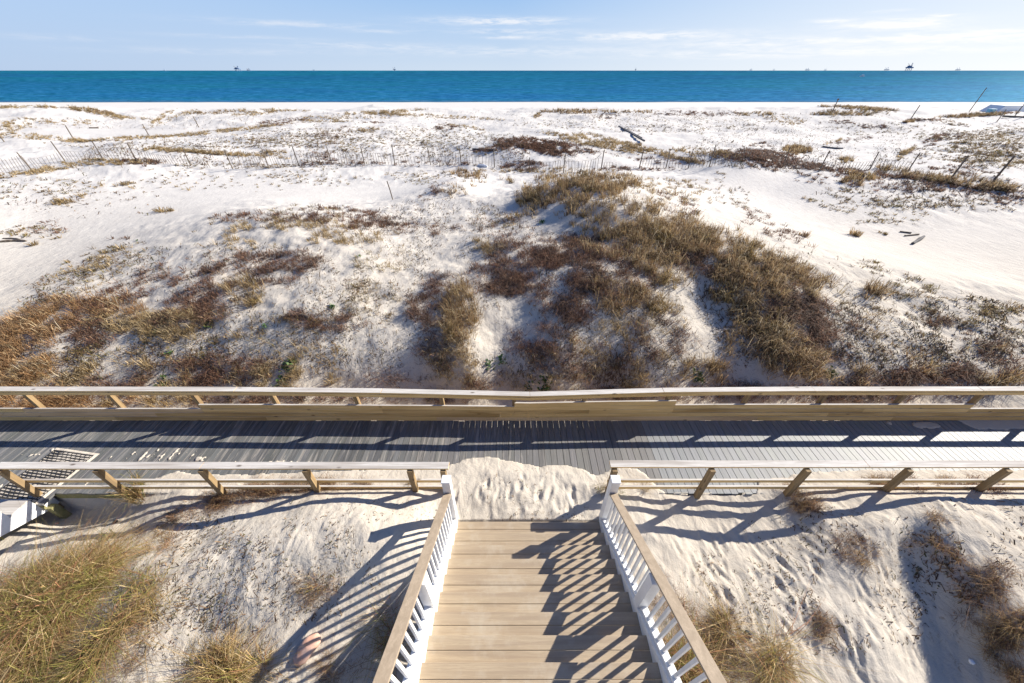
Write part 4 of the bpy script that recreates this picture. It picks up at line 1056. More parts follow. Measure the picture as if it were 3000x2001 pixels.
# ------------------------------------------------------------------ beach stairs
XL, XR_ = -1.02 * Q, 1.64 * Q           # inner faces of the rails
stairs = empty('beach_stairs', (0.32, 3.34, 2.97))
tag(stairs, 'wide tan composite stairs with white baluster railings leading down to the boardwalk', 'stairs')
NK = 15
for k in range(-2, NK):
    yn = Y0 - k * TD
    zt = ZN0 + k * TR
    b = MB()
    jl = random.uniform(-.004, .004)
    b.box(XL - .10, XR_ + .10, yn - .1445, yn, zt - .027, zt)
    b.box(XL - .10, XR_ + .10, yn - .296, yn - .1495, zt - .027, zt + jl * .3)
    b.build('tread', M['comp'], stairs, 0.004)
    if k > -2:
        b = MB(); b.box(XL - .09, XR_ + .09, yn - .045, yn - .022, zt - TR + .001, zt - .028)
        b.build('riser', M['comp'], stairs)
# landing at the top and its supports, behind the photographer
yt = Y0 - NK * TD
zt = ZN0 + NK * TR
b = MB()
for i in range(14):
    b.box(XL - .10, XR_ + .10, yt - .14 - i * .146, yt - i * .146, zt - .027, zt)
b.build('landing', M['comp'], stairs, 0.004)
for xx in (XL - .10, XR_ + .10):
    for yy_ in (yt - .2, yt - 1.9):
        b = MB(); b.box(xx - .07, xx + .07, yy_ - .07, yy_ + .07, 2.5, zt - .03); b.build('support_post', M['white'], stairs)
slope = TR / TD


def nz_at(y): return ZN0 + (Y0 - y) * slope


for sgn, xin in ((-1, XL), (1, XR_)):
    xc = xin + sgn * .07
    # skirt board along the treads
    b = MB()
    y1_, y2_ = 3.345, yt
    xi, xo = xin - sgn * .012, xin + sgn * .03
    xa, xb = min(xi, xo), max(xi, xo)
    b.hexa([(xa, y2_, nz_at(y2_) - .34), (xb, y2_, nz_at(y2_) - .34), (xb, y1_, nz_at(y1_) - .34), (xa, y1_, nz_at(y1_) - .34),
            (xa, y2_, nz_at(y2_) + .085), (xb, y2_, nz_at(y2_) + .085), (xb, y1_, nz_at(y1_) + .085), (xa, y1_, nz_at(y1_) + .085)])
    b.build('skirt_board', M['white'], stairs, 0.004)
    # handrail: board cap over a narrower white rail
    ztop = lambda y: nz_at(y) + 1.02 * Q
    b = MB()
    ya, yb = 3.305, yt - .02
    x0, x1 = xc - .07, xc + .07
    b.hexa([(x0, yb, ztop(yb) - .033), (x1, yb, ztop(yb) - .033), (x1, ya, ztop(ya) - .033), (x0, ya, ztop(ya) - .033),
            (x0, yb, ztop(yb)), (x1, yb, ztop(yb)), (x1, ya, ztop(ya)), (x0, ya, ztop(ya))])
    hr = b.build('handrail', M['comp_y'], stairs, 0.005)
    b = MB()
    x0, x1 = xc - .028, xc + .028
    b.hexa([(x0, yb, ztop(yb) - .105), (x1, yb, ztop(yb) - .105), (x1, ya, ztop(ya) - .105), (x0, ya, ztop(ya) - .105),
            (x0, yb, ztop(yb) - .036), (x1, yb, ztop(yb) - .036), (x1, ya, ztop(ya) - .036), (x0, ya, ztop(ya) - .036)])
    b.build('top_rail', M['white'], hr, 0.004)
    b = MB()
    zr = lambda y: nz_at(y) + .135
    x0, x1 = xc - .045 , xc + .045
    b.hexa([(x0, yb, zr(yb) - .045), (x1, yb, zr(yb) - .045), (x1, ya, zr(ya) - .045), (x0, ya, zr(ya) - .045),
            (x0, yb, zr(yb)), (x1, yb, zr(yb)), (x1, ya, zr(ya)), (x0, ya, zr(ya))])
    b.build('bottom_rail', M['white'], hr, 0.004)
    y = 3.305 - .105
    mids = [1.60 * Q, 0.0 - .05, yt + .08]
    while y > yt + .1:
        if min(abs(y - q) for q in mids) > .095:
            b = MB(); b.box(xc - .018, xc + .018, y - .018, y + .018, zr(y) - .012, ztop(y) - .10)
            b.build('baluster', M['white'], hr, 0.002)
        y -= .1245
    for q in mids:
        b = MB()
        xq = xc - sgn * .012
        w2 = .068
        b.box(xq - w2, xq + w2, q - w2, q + w2, nz_at(q) - .12, ztop(q) - .10)
        b.build('mid_post', M['white'], hr, 0.006)
    # newel with moulded cap
    b = MB()
    yc_ = 3.384
    b.box(xc - .07, xc + .07, yc_ - .07, yc_ + .07, 2.75, CAMZ - 5.36 * Q)
    b.box(xc - .078, xc + .078, yc_ - .078, yc_ + .078, CAMZ - 5.36 * Q, CAMZ - 5.335 * Q)
    b.build('newel_post', M['white'], hr, 0.006)

# ------------------------------------------------------------------ neighbouring white stairs at the left edge
ns = empty('white_stairs', (-11.0, 3.7, DECK))
tag(ns, 'small white sided steps with grey treads rising from the boardwalk at the far left', 'stairs')
for k in range(6):
    yn = 3.70 - k * .34
    zt = DECK + .19 * (k + 1)
    b = MB(); b.box(-12.25, -9.74, yn - .345, yn + .015, zt - .03, zt); b.build('tread', M['cap'], ns, .003)
    b = MB(); b.box(-12.25, -9.79, yn - .012, yn + .006, zt - .189, zt - .031); b.build('riser', M['white'], ns)
for xa in (-12.29, -9.785):
    b = MB()
    prof = [(3.94, DECK - .04)]
    for k in range(6):
        yn = 3.70 - k * .34
        prof += [(yn + .005, DECK - .04 + .19 * k), (yn + .005, DECK + .155 + .19 * k)]
    prof += [(3.70 - 6 * .34, DECK + .155 + .19 * 5), (3.70 - 6 * .34, DECK + .19 * 5 - .30), (3.80, DECK - .33), (3.94, DECK - .33)]
    n_ = len(prof)
    vs = [(xa, a, c) for a, c in prof] + [(xa + .04, a, c) for a, c in prof]
    fs = [tuple(range(n_)), tuple(range(2 * n_ - 1, n_ - 1, -1))] + [(i, i + n_, (i + 1) % n_ + n_, (i + 1) % n_) for i in range(n_)]
    b.add(vs, fs); b.build('stringer', M['white'], ns)
b = MB(); b.box(-9.74, -9.62, 3.72, 3.84, 2.2, DECK - .21); b.build('support_post', M['moss'], ns, .004)

# rubber mat ---------------------------------------------------------
mt = MB()
cx, cyy = -10.22, 4.36
ang = R(-8)
ca, sa = math.cos(ang), math.sin(ang)


def mrot(x, y): return (cx + x * ca - y * sa, cyy + x * sa + y * ca)


def mbar(x0, y0, x1, y1, z0, z1):
    P_ = [mrot(x0, y0), mrot(x1, y0), mrot(x1, y1), mrot(x0, y1)]
    mt.hexa([(a, b_, z0) for a, b_ in P_] + [(a, b_, z1) for a, b_ in P_])


W2, H2 = .53, .56
mz = DECK + .02
for i in range(19):
    yy_ = -H2 + i * (2 * H2 / 18)
    mbar(-W2, yy_ - .011, W2, yy_ + .011, mz, mz + .014)
for i in range(19):
    xx = -W2 + i * (2 * W2 / 18)
    for j in range(18):
        if (i + j) % 2 == 0 or i in (0, 18):
            y0 = -H2 + j * (2 * H2 / 18) + .0112
            mbar(xx - .009, y0, xx + .009, y0 + 2 * H2 / 18 - .0224, mz, mz + .014)
mo = mt.build('door_mat', M['rubber'])
tag(mo, 'black open lattice rubber mat lying on the grey boards at the far left', 'mat')
# sand filling part of the mat
gs = MB()
nx, ny = 26, 26
vs = []; fs = []
for j in range(ny):
    for i in range(nx):
        xx = -W2 - .06 + i * (2 * W2 + .12) / (nx - 1); yy_ = -H2 - .02 + j * (2 * H2 + .1) / (ny - 1)
        h_ = float(fbm(np.array([xx / .3]), np.array([yy_ / .3]), 3, 300)[0]) * .016 + .013
        e = min(i, nx - 1 - i, j, ny - 1 - j)
        if e == 0: h_ = -.01
        p_ = mrot(xx, yy_)
        vs.append((p_[0], p_[1], DECK + .011 + max(h_, -.006)))
for j in range(ny - 1):
    for i in range(nx - 1):
        q = j * nx + i
        fs.append((q, q + 1, q + nx + 1, q + nx))
gs.add(vs, fs)
so_ = gs.build('sand_patch', M['sand'])
tag(so_, 'white sand filling the holes of the black rubber mat', 'sand', kind='stuff')

# ------------------------------------------------------------------ sand fence
fence = empty('sand_fence', (0, 31, 3.9))
tag(fence, 'long low slatted sand fence with leaning posts crossing the dunes', 'fence')
FPOST = [(-60, 512), (94, 499), (191, 472), (303, 468), (402, 475), (559, 486), (682, 495), (788, 494), (876, 486), (973, 481), (1068, 482), (1157, 482), (1262, 483),
         (1352, 483), (1449, 490), (1550, 503), (1650, 507), (1760, 500), (1872, 494), (1951, 492), (2016, 492), (2077, 489), (2293, 490), (2398, 503), (2547, 497), (2653, 511)]
FB = [cast1(a, b) for a, b in FPOST]
for i, q in enumerate(FB):
    b = MB()
    hgt = 1.35 + random.uniform(-.15, .15)
    tx, ty = random.uniform(-.09, .09), random.uniform(-.07, .07)
    if i in (15,): hgt = 1.0
    b.tube([q - Vector((0, 0, .4)), q + Vector((tx * .5, ty * .5, hgt * .5)), q + Vector((tx, ty, hgt))], [.038, .038, .034], 7)
    b.build('post', M['old_wood'], fence)
PH = [1.0, .8, .7, .95, .8, .6, .95, .9, .95, .95, .9, .7, .95, .95, .5, .8, .9, .75, .95, .95, .95, .7, .85, .6, .85]
for i in range(len(FB) - 1):
    a, c = FB[i], FB[i + 1]
    L = (c - a).length
    n_ = max(4, int(abs(FPOST[i + 1][0] - FPOST[i][0]) / 8.2))
    b = MB()
    full = 1.0
    if i in (5,): full = .35
    if i in (21,): full = .85
    ph = random.uniform(0, 6)
    sag = random.uniform(.15, .5)
    wires = {.3: [], .8: []}
    for j in range(1, n_):
        t_ = j / n_
        x_ = a.x + (c.x - a.x) * t_; y_ = a.y + (c.y - a.y) * t_ + .09 + .12 * math.sin(t_ * 5 + ph)
        z_ = float(ground(x_, y_))
        lx = .10 * math.sin(t_ * 7 + ph) + random.uniform(-.02, .02)
        h_ = (PH[i % len(PH)] - sag * .4 * math.sin(math.pi * t_)) * random.uniform(.95, 1.03)
        if i == 14: h_ *= .35
        if i == 17: h_ *= (.8 if t_ < .45 else .2)
        if i == 18 : h_ *= .9
        if random.random() > full: continue
        ly = .05 * math.sin(t_ * 4 + ph * 2)
        b.bar((x_, y_, z_ - .1), (x_ + lx, y_ + ly, z_ + h_), .026, .012, up=(0, 1, 0))
        for wz in wires: wires[wz].append((x_ + lx * wz / h_ if h_ > .2 else x_, y_ - .012, z_ + min(wz, h_)))
    for wz, pts in wires.items():
        if len(pts) > 2: b.tube(pts[::3] + [pts[-1]], .006, 4)
    b.build('picket_panel', M['picket'], fence)


def post_thing(base, top_off, hgt, label, r=.05, cat='post', name='wooden_post', group='loose posts standing in the dunes', cap=False):
    q = cast1(*base)
    b = MB()
    t_ = q + Vector((top_off[0], top_off[1], hgt))
    b.tube([q - Vector((0, 0, .35)), q.lerp(t_, .5), t_, t_ + Vector((0, 0, .01))], [r, r, r * .92, r * .5], 8)
    if cap:
        b.bar(t_ - Vector((.14, 0, .12)), t_ + Vector((.14, 0, -.10)), .05, .16)
    o = b.build(name, M['old_wood'], None, 0, origin=tuple(q))
    return tag(o, label, cat, group)


post_thing((13, 416), (0, 0), 1.3, 'leaning post at the left edge of the dunes above the start of the sand fence')
post_thing((213, 404), (.1, 0), 1.2, 'lone thin post left of the smooth sand hollow beyond the sand fence')
post_thing((436, 396), (-.05, 0), 1.1, 'lone thin post on the right rim of the smooth sand hollow beyond the sand fence')
post_thing((583, 373), (-.1, 0), 1.2, 'lone thin post on bare sand, farthest of the posts left of the mound')
post_thing((1152, 584), (-.15, 0), 1.0, 'thin stake with a crooked top on the flat sand in front of the sand fence', .03, 'stake', 'wooden_stake')
post_thing((2438, 329), (0, 0), 1.7, 'short post with a crosspiece on the beach left of the grassy crest', .06, cap=True)
post_thing((2663, 356), (.2, 0), 1.9, 'leaning post with a grass tuft at its foot right of the grassy crest', .055)
post_thing((2839, 327), (.3, 0), 3.3, 'tall thin leaning pole on the open beach before the water', .06, 'pole', 'wooden_pole')
post_thing((2919, 358), (.1, 0), 1.5, 'short post below the pale blue beached hull, left of the fallen beam', .05)
post_thing((2970, 343), (.15, 0), 1.7, 'dark post just above the fallen beam beside the beached hull', .06)
post_thing((2996, 345), (.15, 0), 1.7, 'dark post at the right edge of the picture by the beached hull', .06)
post_thing((2781, 529), (.1, 0), 1.5, 'leaning post without pickets just past the right end of the sand fence', .05)
post_thing((2902, 539), (.15, 0), 1.65, 'leaning post without pickets, second past the right end of the sand fence', .055)


def log_thing(p0, p1, r, label, m_='dark_wood', cat='log', name='drift_log', lift=.0, kink=.0, n=7, group=None):
    a, c = cast1(*p0), cast1(*p1)
    pts = []
    for i in range(n):
        t_ = i / (n - 1)
        q = a.lerp(c, t_)
        g_ = float(ground(q.x, q.y))
        pts.append((q.x, q.y + kink * math.sin(t_ * 3.1), max(g_, q.z if lift else g_) + r * .6))
    rad = [r * (.75 + .35 * math.sin(i * 1.9 + 1) ** 2) * (.8 if i in (0, n - 1) else 1) for i in range(n)]
    b = MB()
    if name == 'drift_beam':
        up_ = max(float(ground(a.x + (c.x - a.x) * k / 8, a.y + (c.y - a.y) * k / 8)) - (a.z + (c.z - a.z) * k / 8) for k in range(9))
        up_ = Vector((0, 0, r * .3 + max(up_, 0)))
        b.bar(a + up_, c + up_, r * 1.8, r * 1.4)
    else:
        b.tube(pts, rad, 9)
    o = b.build(name, M[m_], None, 0, origin=pts[0])
    return tag(o, label, cat, group)


log_thing((1812, 376), (1886, 421), .085, 'long dark beam lying diagonally on the sand slope beyond the sand fence', cat='beam', name='drift_beam', n=4)
log_thing((1829, 378), (1880, 406), .05, 'second shorter dark beam alongside the long diagonal beam beyond the fence', cat='beam', name='drift_beam', n=4)
log_thing((838, 928), (908, 934), .07, 'short dark rotten log lying in litter on the left dune', 'old_wood', n=6, kink=.08)
log_thing((-20, 712), (78, 708), .06, 'long thin grey branch on the sand at the left edge', 'old_wood', 'branch', 'drift_branch', kink=.15)
log_thing((10, 700), (60, 704), .04, 'short bent branch just behind the long grey branch at the left edge', 'old_wood', 'branch', 'drift_branch', kink=.1)
log_thing((2636, 680), (2668, 684), .05, 'upper short plank of the two on the flat sand on the right', 'old_wood', 'plank', 'drift_plank', n=3)
log_thing((2650, 692), (2690, 688), .05, 'lower longer plank of the two on the flat sand on the right', 'old_wood', 'plank', 'drift_plank', n=3)
log_thing((2672, 716), (2705, 695), .08, 'knotty driftwood stump at the end of the planks on the flat sand', 'dark_wood', 'driftwood', 'driftwood_stump', n=4)
log_thing((1385, 440), (1450, 443), .09, 'low dark beam half buried left of the dark shrub patch behind the fence', 'dark_wood', 'beam', 'drift_beam', n=4)
log_thing((262, 376), (290, 376), .10, 'brown plank lying on bare sand beyond the fence on the left', 'old_wood', 'plank', 'drift_plank', n=3)
log_thing((2935, 345), (3060, 352), .16, 'long fallen timber beam below the beached hull at the right edge', 'old_wood', 'beam', 'drift_beam', n=5)
log_thing((2410, 430), (2470, 436), .07, 'thin dark stick lying on the smooth sand beyond the right part of the fence', 'dark_wood', 'stick', 'drift_stick', n=4, kink=.1)
log_thing((1402, 485), (1428, 490), .10, 'white plastic sheet strip lying on the sand before the fence', 'boatw', 'sheet', 'plastic_sheet', n=4)

# pink slab
q = cast1(905, 1905)
me_v = []; me_f = []
n_ = 18
prof = [(.0, -.03), (.7, .0), (.96, .035), (1.0, .065), (.93, .085), (.6, .10), (.0, .108)]
for j, (rr, zz_) in enumerate(prof):
    for i in range(n_):
        an = 2 * math.pi * i / n_
        k = (abs(math.cos(an)) ** 3 + abs(math.sin(an)) ** 3) ** (-1 / 3)
        xx = math.cos(an) * k * .20 * rr; yy_ = math.sin(an) * k * .11 * rr
        zf = zz_ + .025 * math.sin(xx * 18 + 1) * rr
        a2 = R(52)
        me_v.append((q.x + xx * math.cos(a2) - yy_ * math.sin(a2), q.y + xx * math.sin(a2) + yy_ * math.cos(a2), q.z + zf + .25 * (xx * math.sin(a2) + yy_ * math.cos(a2)) + .02))
for j in range(len(prof) - 1):
    for i in range(n_):
        i2 = (i + 1) % n_
        me_f.append((j * n_ + i, j * n_ + i2, (j + 1) * n_ + i2, (j + 1) * n_ + i))
b = MB(); b.add(me_v, me_f); o = b.build('stone_slab', M['pink'])
for pl in o.data.polygons: pl.use_smooth = True
tag(o, 'smooth pinkish brown slab half buried in sand left of the stairs', 'slab')

# small pale stones by the landing
srs = np.random.default_rng(8)
for i, (a, c, rr, lb, mm) in enumerate([(168, 1534, .035, 'small pinkish stone on the sand below the white steps', 'pink'), (340, 1530, .05, 'small grey rubble lump on the sand left of the stairs near a green stalk', 'old_wood'),
                         (2191, 1858, .06, 'dark brown square lump on the sand between grass clumps right of the stairs', 'dark_wood'), (2846, 1940, .04, 'small white shell on the shaded sand trough at lower right', 'boatw')]):
    q = cast1(a, c)
    b = MB(); vs = []; fs = []
    n1_, n2_ = 7, 5
    for j in range(n2_):
        th = math.pi * j / (n2_ - 1)
        for k in range(n1_):
            an = 2 * math.pi * k / n1_
            r_ = rr * srs.uniform(.8, 1.15)
            vs.append((q.x + r_ * math.sin(th) * math.cos(an), q.y + r_ * math.sin(th) * math.sin(an), q.z + r_ * .7 * math.cos(th) + rr * .3))
    for j in range(n2_ - 1):
        for k in range(n1_):
            fs.append((j * n1_ + k, j * n1_ + (k + 1) % n1_, (j + 1) * n1_ + (k + 1) % n1_, (j + 1) * n1_ + k))
    b.add(vs, fs)
    o = b.build('shell' if 'shell' in lb else 'stone', M[mm])
    tag(o, lb, 'shell' if 'shell' in lb else 'stone')

# blue plastic piece behind the rail
b = MB()
bx, by = 4.93, 6.12
gz = float(ground(bx, by))
b.tube([(bx, by, gz - .05), (bx, by, gz + .30), (bx, by, gz + .36), (bx, by, gz + .40)], [.05, .05, .03, .02], 12)
o = b.build('plastic_bottle', M['blue'])
tag(o, 'dark blue plastic bottle standing in the sand behind the far railing', 'bottle')

# beached pale hull at the right edge: a rectangular lighter with raked end, and a small blue box
hq = cast1(2918, 328)
b = MB()
L_, Wd, Hh = 9.0, 2.6, .95
x0, y0, z0 = hq.x, hq.y, hq.z - .1
b.hexa([(x0, y0, z0), (x0 + L_, y0, z0), (x0 + L_, y0 + Wd, z0), (x0, y0 + Wd, z0),
        (x0 + 1.1, y0 + .15, z0 + Hh), (x0 + L_, y0 + .15, z0 + Hh), (x0 + L_, y0 + Wd - .15, z0 + Hh), (x0 + 1.1, y0 + Wd - .15, z0 + Hh)])
hb = b.build('beached_boat', M['paleblue'])
tag(hb, 'pale blue upturned boat hull on the beach at the right edge', 'boat')
for nm, a_ in (('keel_band', .35), ('rub_rail', .8)):
    b = MB()
    fx = 1.1 * a_ / Hh
    b.box(x0 + fx + .02, x0 + L_, y0 - .03 + .15 * a_ / Hh, y0 + .01 + .15 * a_ / Hh, z0 + a_, z0 + a_ + .07)
    b.build(nm, M['boatw'], hb)
hq = cast1(2905, 333)
b = MB(); b.box(hq.x - .4, hq.x + .35, hq.y, hq.y + .6, hq.z - .05, hq.z + .55); b.box(hq.x - .45, hq.x + .40, hq.y - .04, hq.y + .64, hq.z + .553, hq.z + .62)
o = b.build('storage_box', M['tealp'], None, .02)
tag(o, 'small light blue lidded box beside the beached hull', 'box')


# ------------------------------------------------------------------ rigs on the horizon
def at_dist(px, dist):
    d = pxdir(float(px), 205.0)
    k = dist / math.hypot(d[0], d[1])
    return Vector((d[0] * k, d[1] * k, 0))


def rig(px, dist, h, wd, label, style=0, m_='rig'):
    h *= .8; wd *= .8
    q = at_dist(px, dist)
    r = empty('oil_platform', tuple(q))
    tag(r, label, 'oil platform', 'oil platforms on the horizon')
    hd = h * .38
    b = MB(); b.box(q.x - wd / 2, q.x + wd / 2, q.y - wd * .3, q.y + wd * .3, q.z + hd, q.z + hd + h * .14)
    if style == 1:
        b.box(q.x - wd * .35, q.x + wd * .2, q.y - wd * .2, q.y + wd * .2, q.z + hd + h * .141, q.z + hd + h * .30)
    b.build('platform_deck', M[m_], r)
    lw = wd * (.38 if style != 2 else .12)
    for sx in (-1, 1):
        for sy in (-1, 1):
            b = MB(); b.bar((q.x + sx * lw, q.y + sy * wd * .2, q.z - 2), (q.x + sx * lw * .8, q.y + sy * wd * .2, q.z + hd - .05), wd * .06, wd * .06)
            b.build('leg', M[m_], r)
    b = MB()
    tx = q.x + wd * .15
    for sx in (-1, 1):
        for sy in (-1, 1):
            b.bar((tx + sx * wd * .09, q.y + sy * wd * .09, q.z + hd + h * .31), (tx + sx * wd * .02, q.y + sy * wd * .02, q.z + h), wd * .025, wd * .025)
    for k in range(5):
        zz_ = hd + h * .31 + (h - hd - h * .31) * k / 5; w3 = wd * (.09 - .07 * k / 5)
        b.bar((tx - w3, q.y - w3, q.z + zz_), (tx + w3, q.y - w3, q.z + zz_ + h * .06), wd * .02, wd * .02)
    b.build('derrick', M[m_], r)
    b = MB()
    b.bar((q.x - wd * .2, q.y - .3, q.z + hd + h * .3), (q.x - wd * .62, q.y - .3, q.z + hd + h * .55), wd * .035, wd * .035)
    b.bar((q.x - wd * .25, q.y - .3, q.z + hd + h * .141), (q.x - wd * .25, q.y - .3, q.z + hd + h * .36), wd * .05, wd * .05)
    b.build('crane', M['rig_red' if m_ == 'rig' else m_], r)
    return r


rig(697, 7500, 78, 95, 'dark blue oil platform, largest and leftmost group on the horizon', 1)
rig(729, 7600, 46, 60, 'low dark oil platform just right of the largest one on the left horizon', 0)
rig(482, 12000, 50, 40, 'tiny pale oil platform, farthest left on the horizon', 0, 'rig_haze')
rig(920, 12000, 50, 60, 'tiny pale oil platform between the two dark ones on the left horizon', 0, 'rig_haze')
rig(1156, 8000, 70, 62, 'dark oil platform standing on a single stem left of the horizon centre', 2)
rig(1862, 8500, 66, 34, 'narrow dark oil platform alone right of the horizon centre', 2)
rig(2200, 12000, 60, 60, 'tiny pale platform, first of the faint row on the right horizon', 0, 'rig_haze')
rig(2267, 12000, 56, 44, 'tiny pale platform, second of the faint row on the right horizon', 0, 'rig_haze')
rig(2365, 12000, 66, 90, 'wide pale platform, third of the faint row on the right horizon', 0, 'rig_haze')
rig(2418, 12000, 56, 50, 'tiny pale platform, fourth of the faint row on the right horizon', 0, 'rig_haze')
rig(2597, 12000, 76, 90, 'pale platform just left of the large dark platform on the right horizon', 0, 'rig_haze')
rig(2661, 7000, 100, 78, 'large dark blue oil platform standing tall on the right horizon', 1)
rig(2806, 12000, 66, 80, 'pale platform, last on the right horizon near the picture edge', 0, 'rig_haze')

# white boat
q = at_dist(2535, 1150)
bt = empty('motor_boat', tuple(q)); tag(bt, 'tiny white motor boat on the open water at right', 'boat')
b = MB()
b.add([(q.x - 5, q.y, .0), (q.x + 4, q.y - 1.4, .0), (q.x + 4, q.y + 1.4, .0), (q.x - 6, q.y, 1.6), (q.x + 4, q.y - 1.7, 1.5), (q.x + 4, q.y + 1.7, 1.5)],
      [(0, 2, 1), (3, 4, 5), (0, 1, 4, 3), (1, 2, 5, 4), (2, 0, 3, 5)])
b.build('hull', M['boatw'], bt)
b = MB(); b.box(q.x - 1.6, q.x + 2, q.y - 1, q.y + 1, 1.56, 3.6); b.build('cabin', M['boatw'], bt)


# ------------------------------------------------------------------ plants
def blades(P3, nb, h, hv, spread, lean_, wid, cols, br, curl=.35, wscale=True, up=1.0):
    """arrays of blade triangles for tufts at P3; nb blades each"""
    n = len(P3)
    if n == 0: return None
    k = np.repeat(np.arange(n), nb)
    m_ = len(k)
    dist = np.sqrt((P3[:, 0]) ** 2 + (P3[:, 1]) ** 2 + (P3[:, 2] - CAMZ) ** 2)
    th = (h * (1 + hv * br.normal(0, 1, n)).clip(.35, 2))[k] if not hasattr(h, '__len__') else h[k]
    an = br.uniform(0, 2 * np.pi, m_)
    ra = spread * np.sqrt(br.uniform(0, 1, m_)) * br.uniform(.5, 1.4, n)[k]
    bx = P3[k, 0] + ra * np.cos(an); by = P3[k, 1] + ra * np.sin(an)
    bz = P3[k, 2] - .02
    if spread > .12: bz = ground(bx, by) - .02
    a2 = an + br.normal(0, .9, m_)
    ll = lean_ * br.uniform(.2, 1.3, m_)
    hh_ = th * br.uniform(.45, 1.15, m_)
    dx = np.cos(a2) * ll; dy = np.sin(a2) * ll
    # a steady sea breeze bends everything a little
    dx = dx - .10; dy = dy - .12
    midx = bx + dx * hh_ * .45; midy = by + dy * hh_ * .45; midz = bz + hh_ * .62 * up
    cu_ = curl * br.uniform(.2, 1.6, m_)
    tx = midx + dx * hh_ * (.55 + cu_); ty = midy + dy * hh_ * (.55 + cu_); tz = bz + hh_ * up * (1 - .55 * np.clip(np.hypot(dx, dy) + cu_ * .3, 0, 1.3))
    wd = wid * br.uniform(.6, 1.3, m_)
    if wscale: wd = wd * np.clip(dist[k] / 11.0, .55, 3.2)
    wa = br.uniform(0, np.pi, m_)
    wx, wy = np.cos(wa) * wd / 2, np.sin(wa) * wd / 2
    V = np.empty((m_, 5, 3))
    V[:, 0] = np.stack([bx - wx, by - wy, bz], 1); V[:, 1] = np.stack([bx + wx, by + wy, bz], 1)
    V[:, 2] = np.stack([midx - wx * .8, midy - wy * .8, midz], 1); V[:, 3] = np.stack([midx + wx * .8, midy + wy * .8, midz], 1)
    V[:, 4] = np.stack([tx, ty, tz], 1)
    o = np.arange(m_)[:, None, None] * 5
    FAc = (np.array([[0, 1, 3], [0, 3, 2], [2, 3, 4]])[None] + o).reshape(-1, 3)
    cols = np.array(cols)
    cn = fbm(P3[:, 0] / (.5 + P3[:, 1] * .02), P3[:, 1] / (.5 + P3[:, 1] * .02), 2, 500) + br.normal(0, .16, n)
    tc_ = (np.clip((cn + .5), 0, .999) * len(cols)).astype(int)[k]
    own = br.integers(0, len(cols), m_)
    pick = np.where(br.uniform(0, 1, m_) < .55, tc_, own)
    C = cols[pick] * br.uniform(.55, 1.4, m_)[:, None] * br.uniform(.75, 1.2, n)[k][:, None]
    C4 = np.ones((m_, 5, 4)); C4[:, :, :3] = C[:, None, :]
    return V.reshape(-1, 3), FAc, C4.reshape(-1, 4)


def merge(parts):
    Vs, Fs, Cs = [], [], []; o = 0
    for p_ in parts:
        if p_ is None: continue
        Vs.append(p_[0]); Fs.append(p_[1] + o); Cs.append(p_[2]); o += len(p_[0])
    return np.concatenate(Vs), np.concatenate(Fs), np.concatenate(Cs)


br = np.random.default_rng(77)
C_OL = [(.31, .20, .105), (.41, .285, .145), (.17, .110, .065), (.50, .365, .20), (.11, .075, .048), (.31, .225, .09)]
C_BR = [(.20, .105, .068), (.12, .072, .052), (.27, .150, .095), (.15, .10, .075), (.32, .20, .13), (.08, .055, .045)]
C_TN = [(.46, .34, .18), (.38, .27, .13), (.30, .21, .10), (.52, .41, .25), (.25, .18, .09)]
C_RD = [(.38, .23, .11), (.30, .17, .08), (.46, .31, .17), (.22, .13, .07)]
C_NR = [(.56, .40, .19), (.44, .29, .12), (.33, .22, .08), (.64, .48, .26), (.36, .31, .09), (.25, .24, .06), (.42, .20, .11), (.16, .10, .05)]
C_SP = [(.28, .19, .09), (.16, .11, .06), (.38, .27, .13), (.24, .20, .07), (.12, .08, .05)]
C_GR = [(.16, .24, .05), (.24, .30, .08), (.34, .33, .12), (.42, .35, .16)]
T = TUFT

def stuff(name, parts, label, cat):
    V, F_, C = merge(parts)
    o = fast_mesh(name, V, F_, [M['blade']], col=C)
    return tag(o, label, cat, kind='stuff')


C_LT = [(.62, .50, .31), (.54, .42, .24), (.70, .60, .42)]
stuff('dune_grass', [blades(T['O'][::3], 3, .48, .35, .05, .5, .006, C_LT, br, .5), blades(T['T'][::4], 3, .32, .3, .05, .6, .006, C_LT, br, .5), blades(T['R'][::4], 3, .38, .3, .05, .6, .006, C_LT, br, .5),
                     blades(T['O'], 13, .32, .45, .09, .70, .0095, C_OL, br), blades(T['T'], 11, .21, .4, .09, .8, .009, C_TN, br),
                     blades(T['R'], 13, .26, .4, .11, .9, .008, C_RD, br)],
      'tan and olive tufted grass growing over the mound and dune crests', 'grass')
stuff('ground_cover', [blades(T['B'], 13, .17, .45, .11, 1.0, .0095, C_BR, br, .6), blades(T['S'], 8, .14, .4, .08, 1.0, .0105, C_SP, br),
                       blades(T['L'], 12, .12, .3, .2, 1.4, .012, C_BR, br)],
      'brown wiry low brush and dry sprigs covering the dune slopes', 'brush')
stuff('beach_grass', [blades(T['N'], 13, .25, .4, .13, 1.6, .0085, C_NR, br, 1.5), blades(T['N'][::6], 4, .36, .3, .06, 1.1, .0075, C_NR[3:6], br, 1.4)],
      'matted golden grass on the sand either side of the stairs', 'grass')
stuff('dry_weeds', [blades(T['K'], 20, .13, .35, .09, 1.2, .005, C_BR + C_RD + C_NR[:2], br, .8)],
      'reddish brown dry weeds along the near railings and sand ridges', 'weeds')
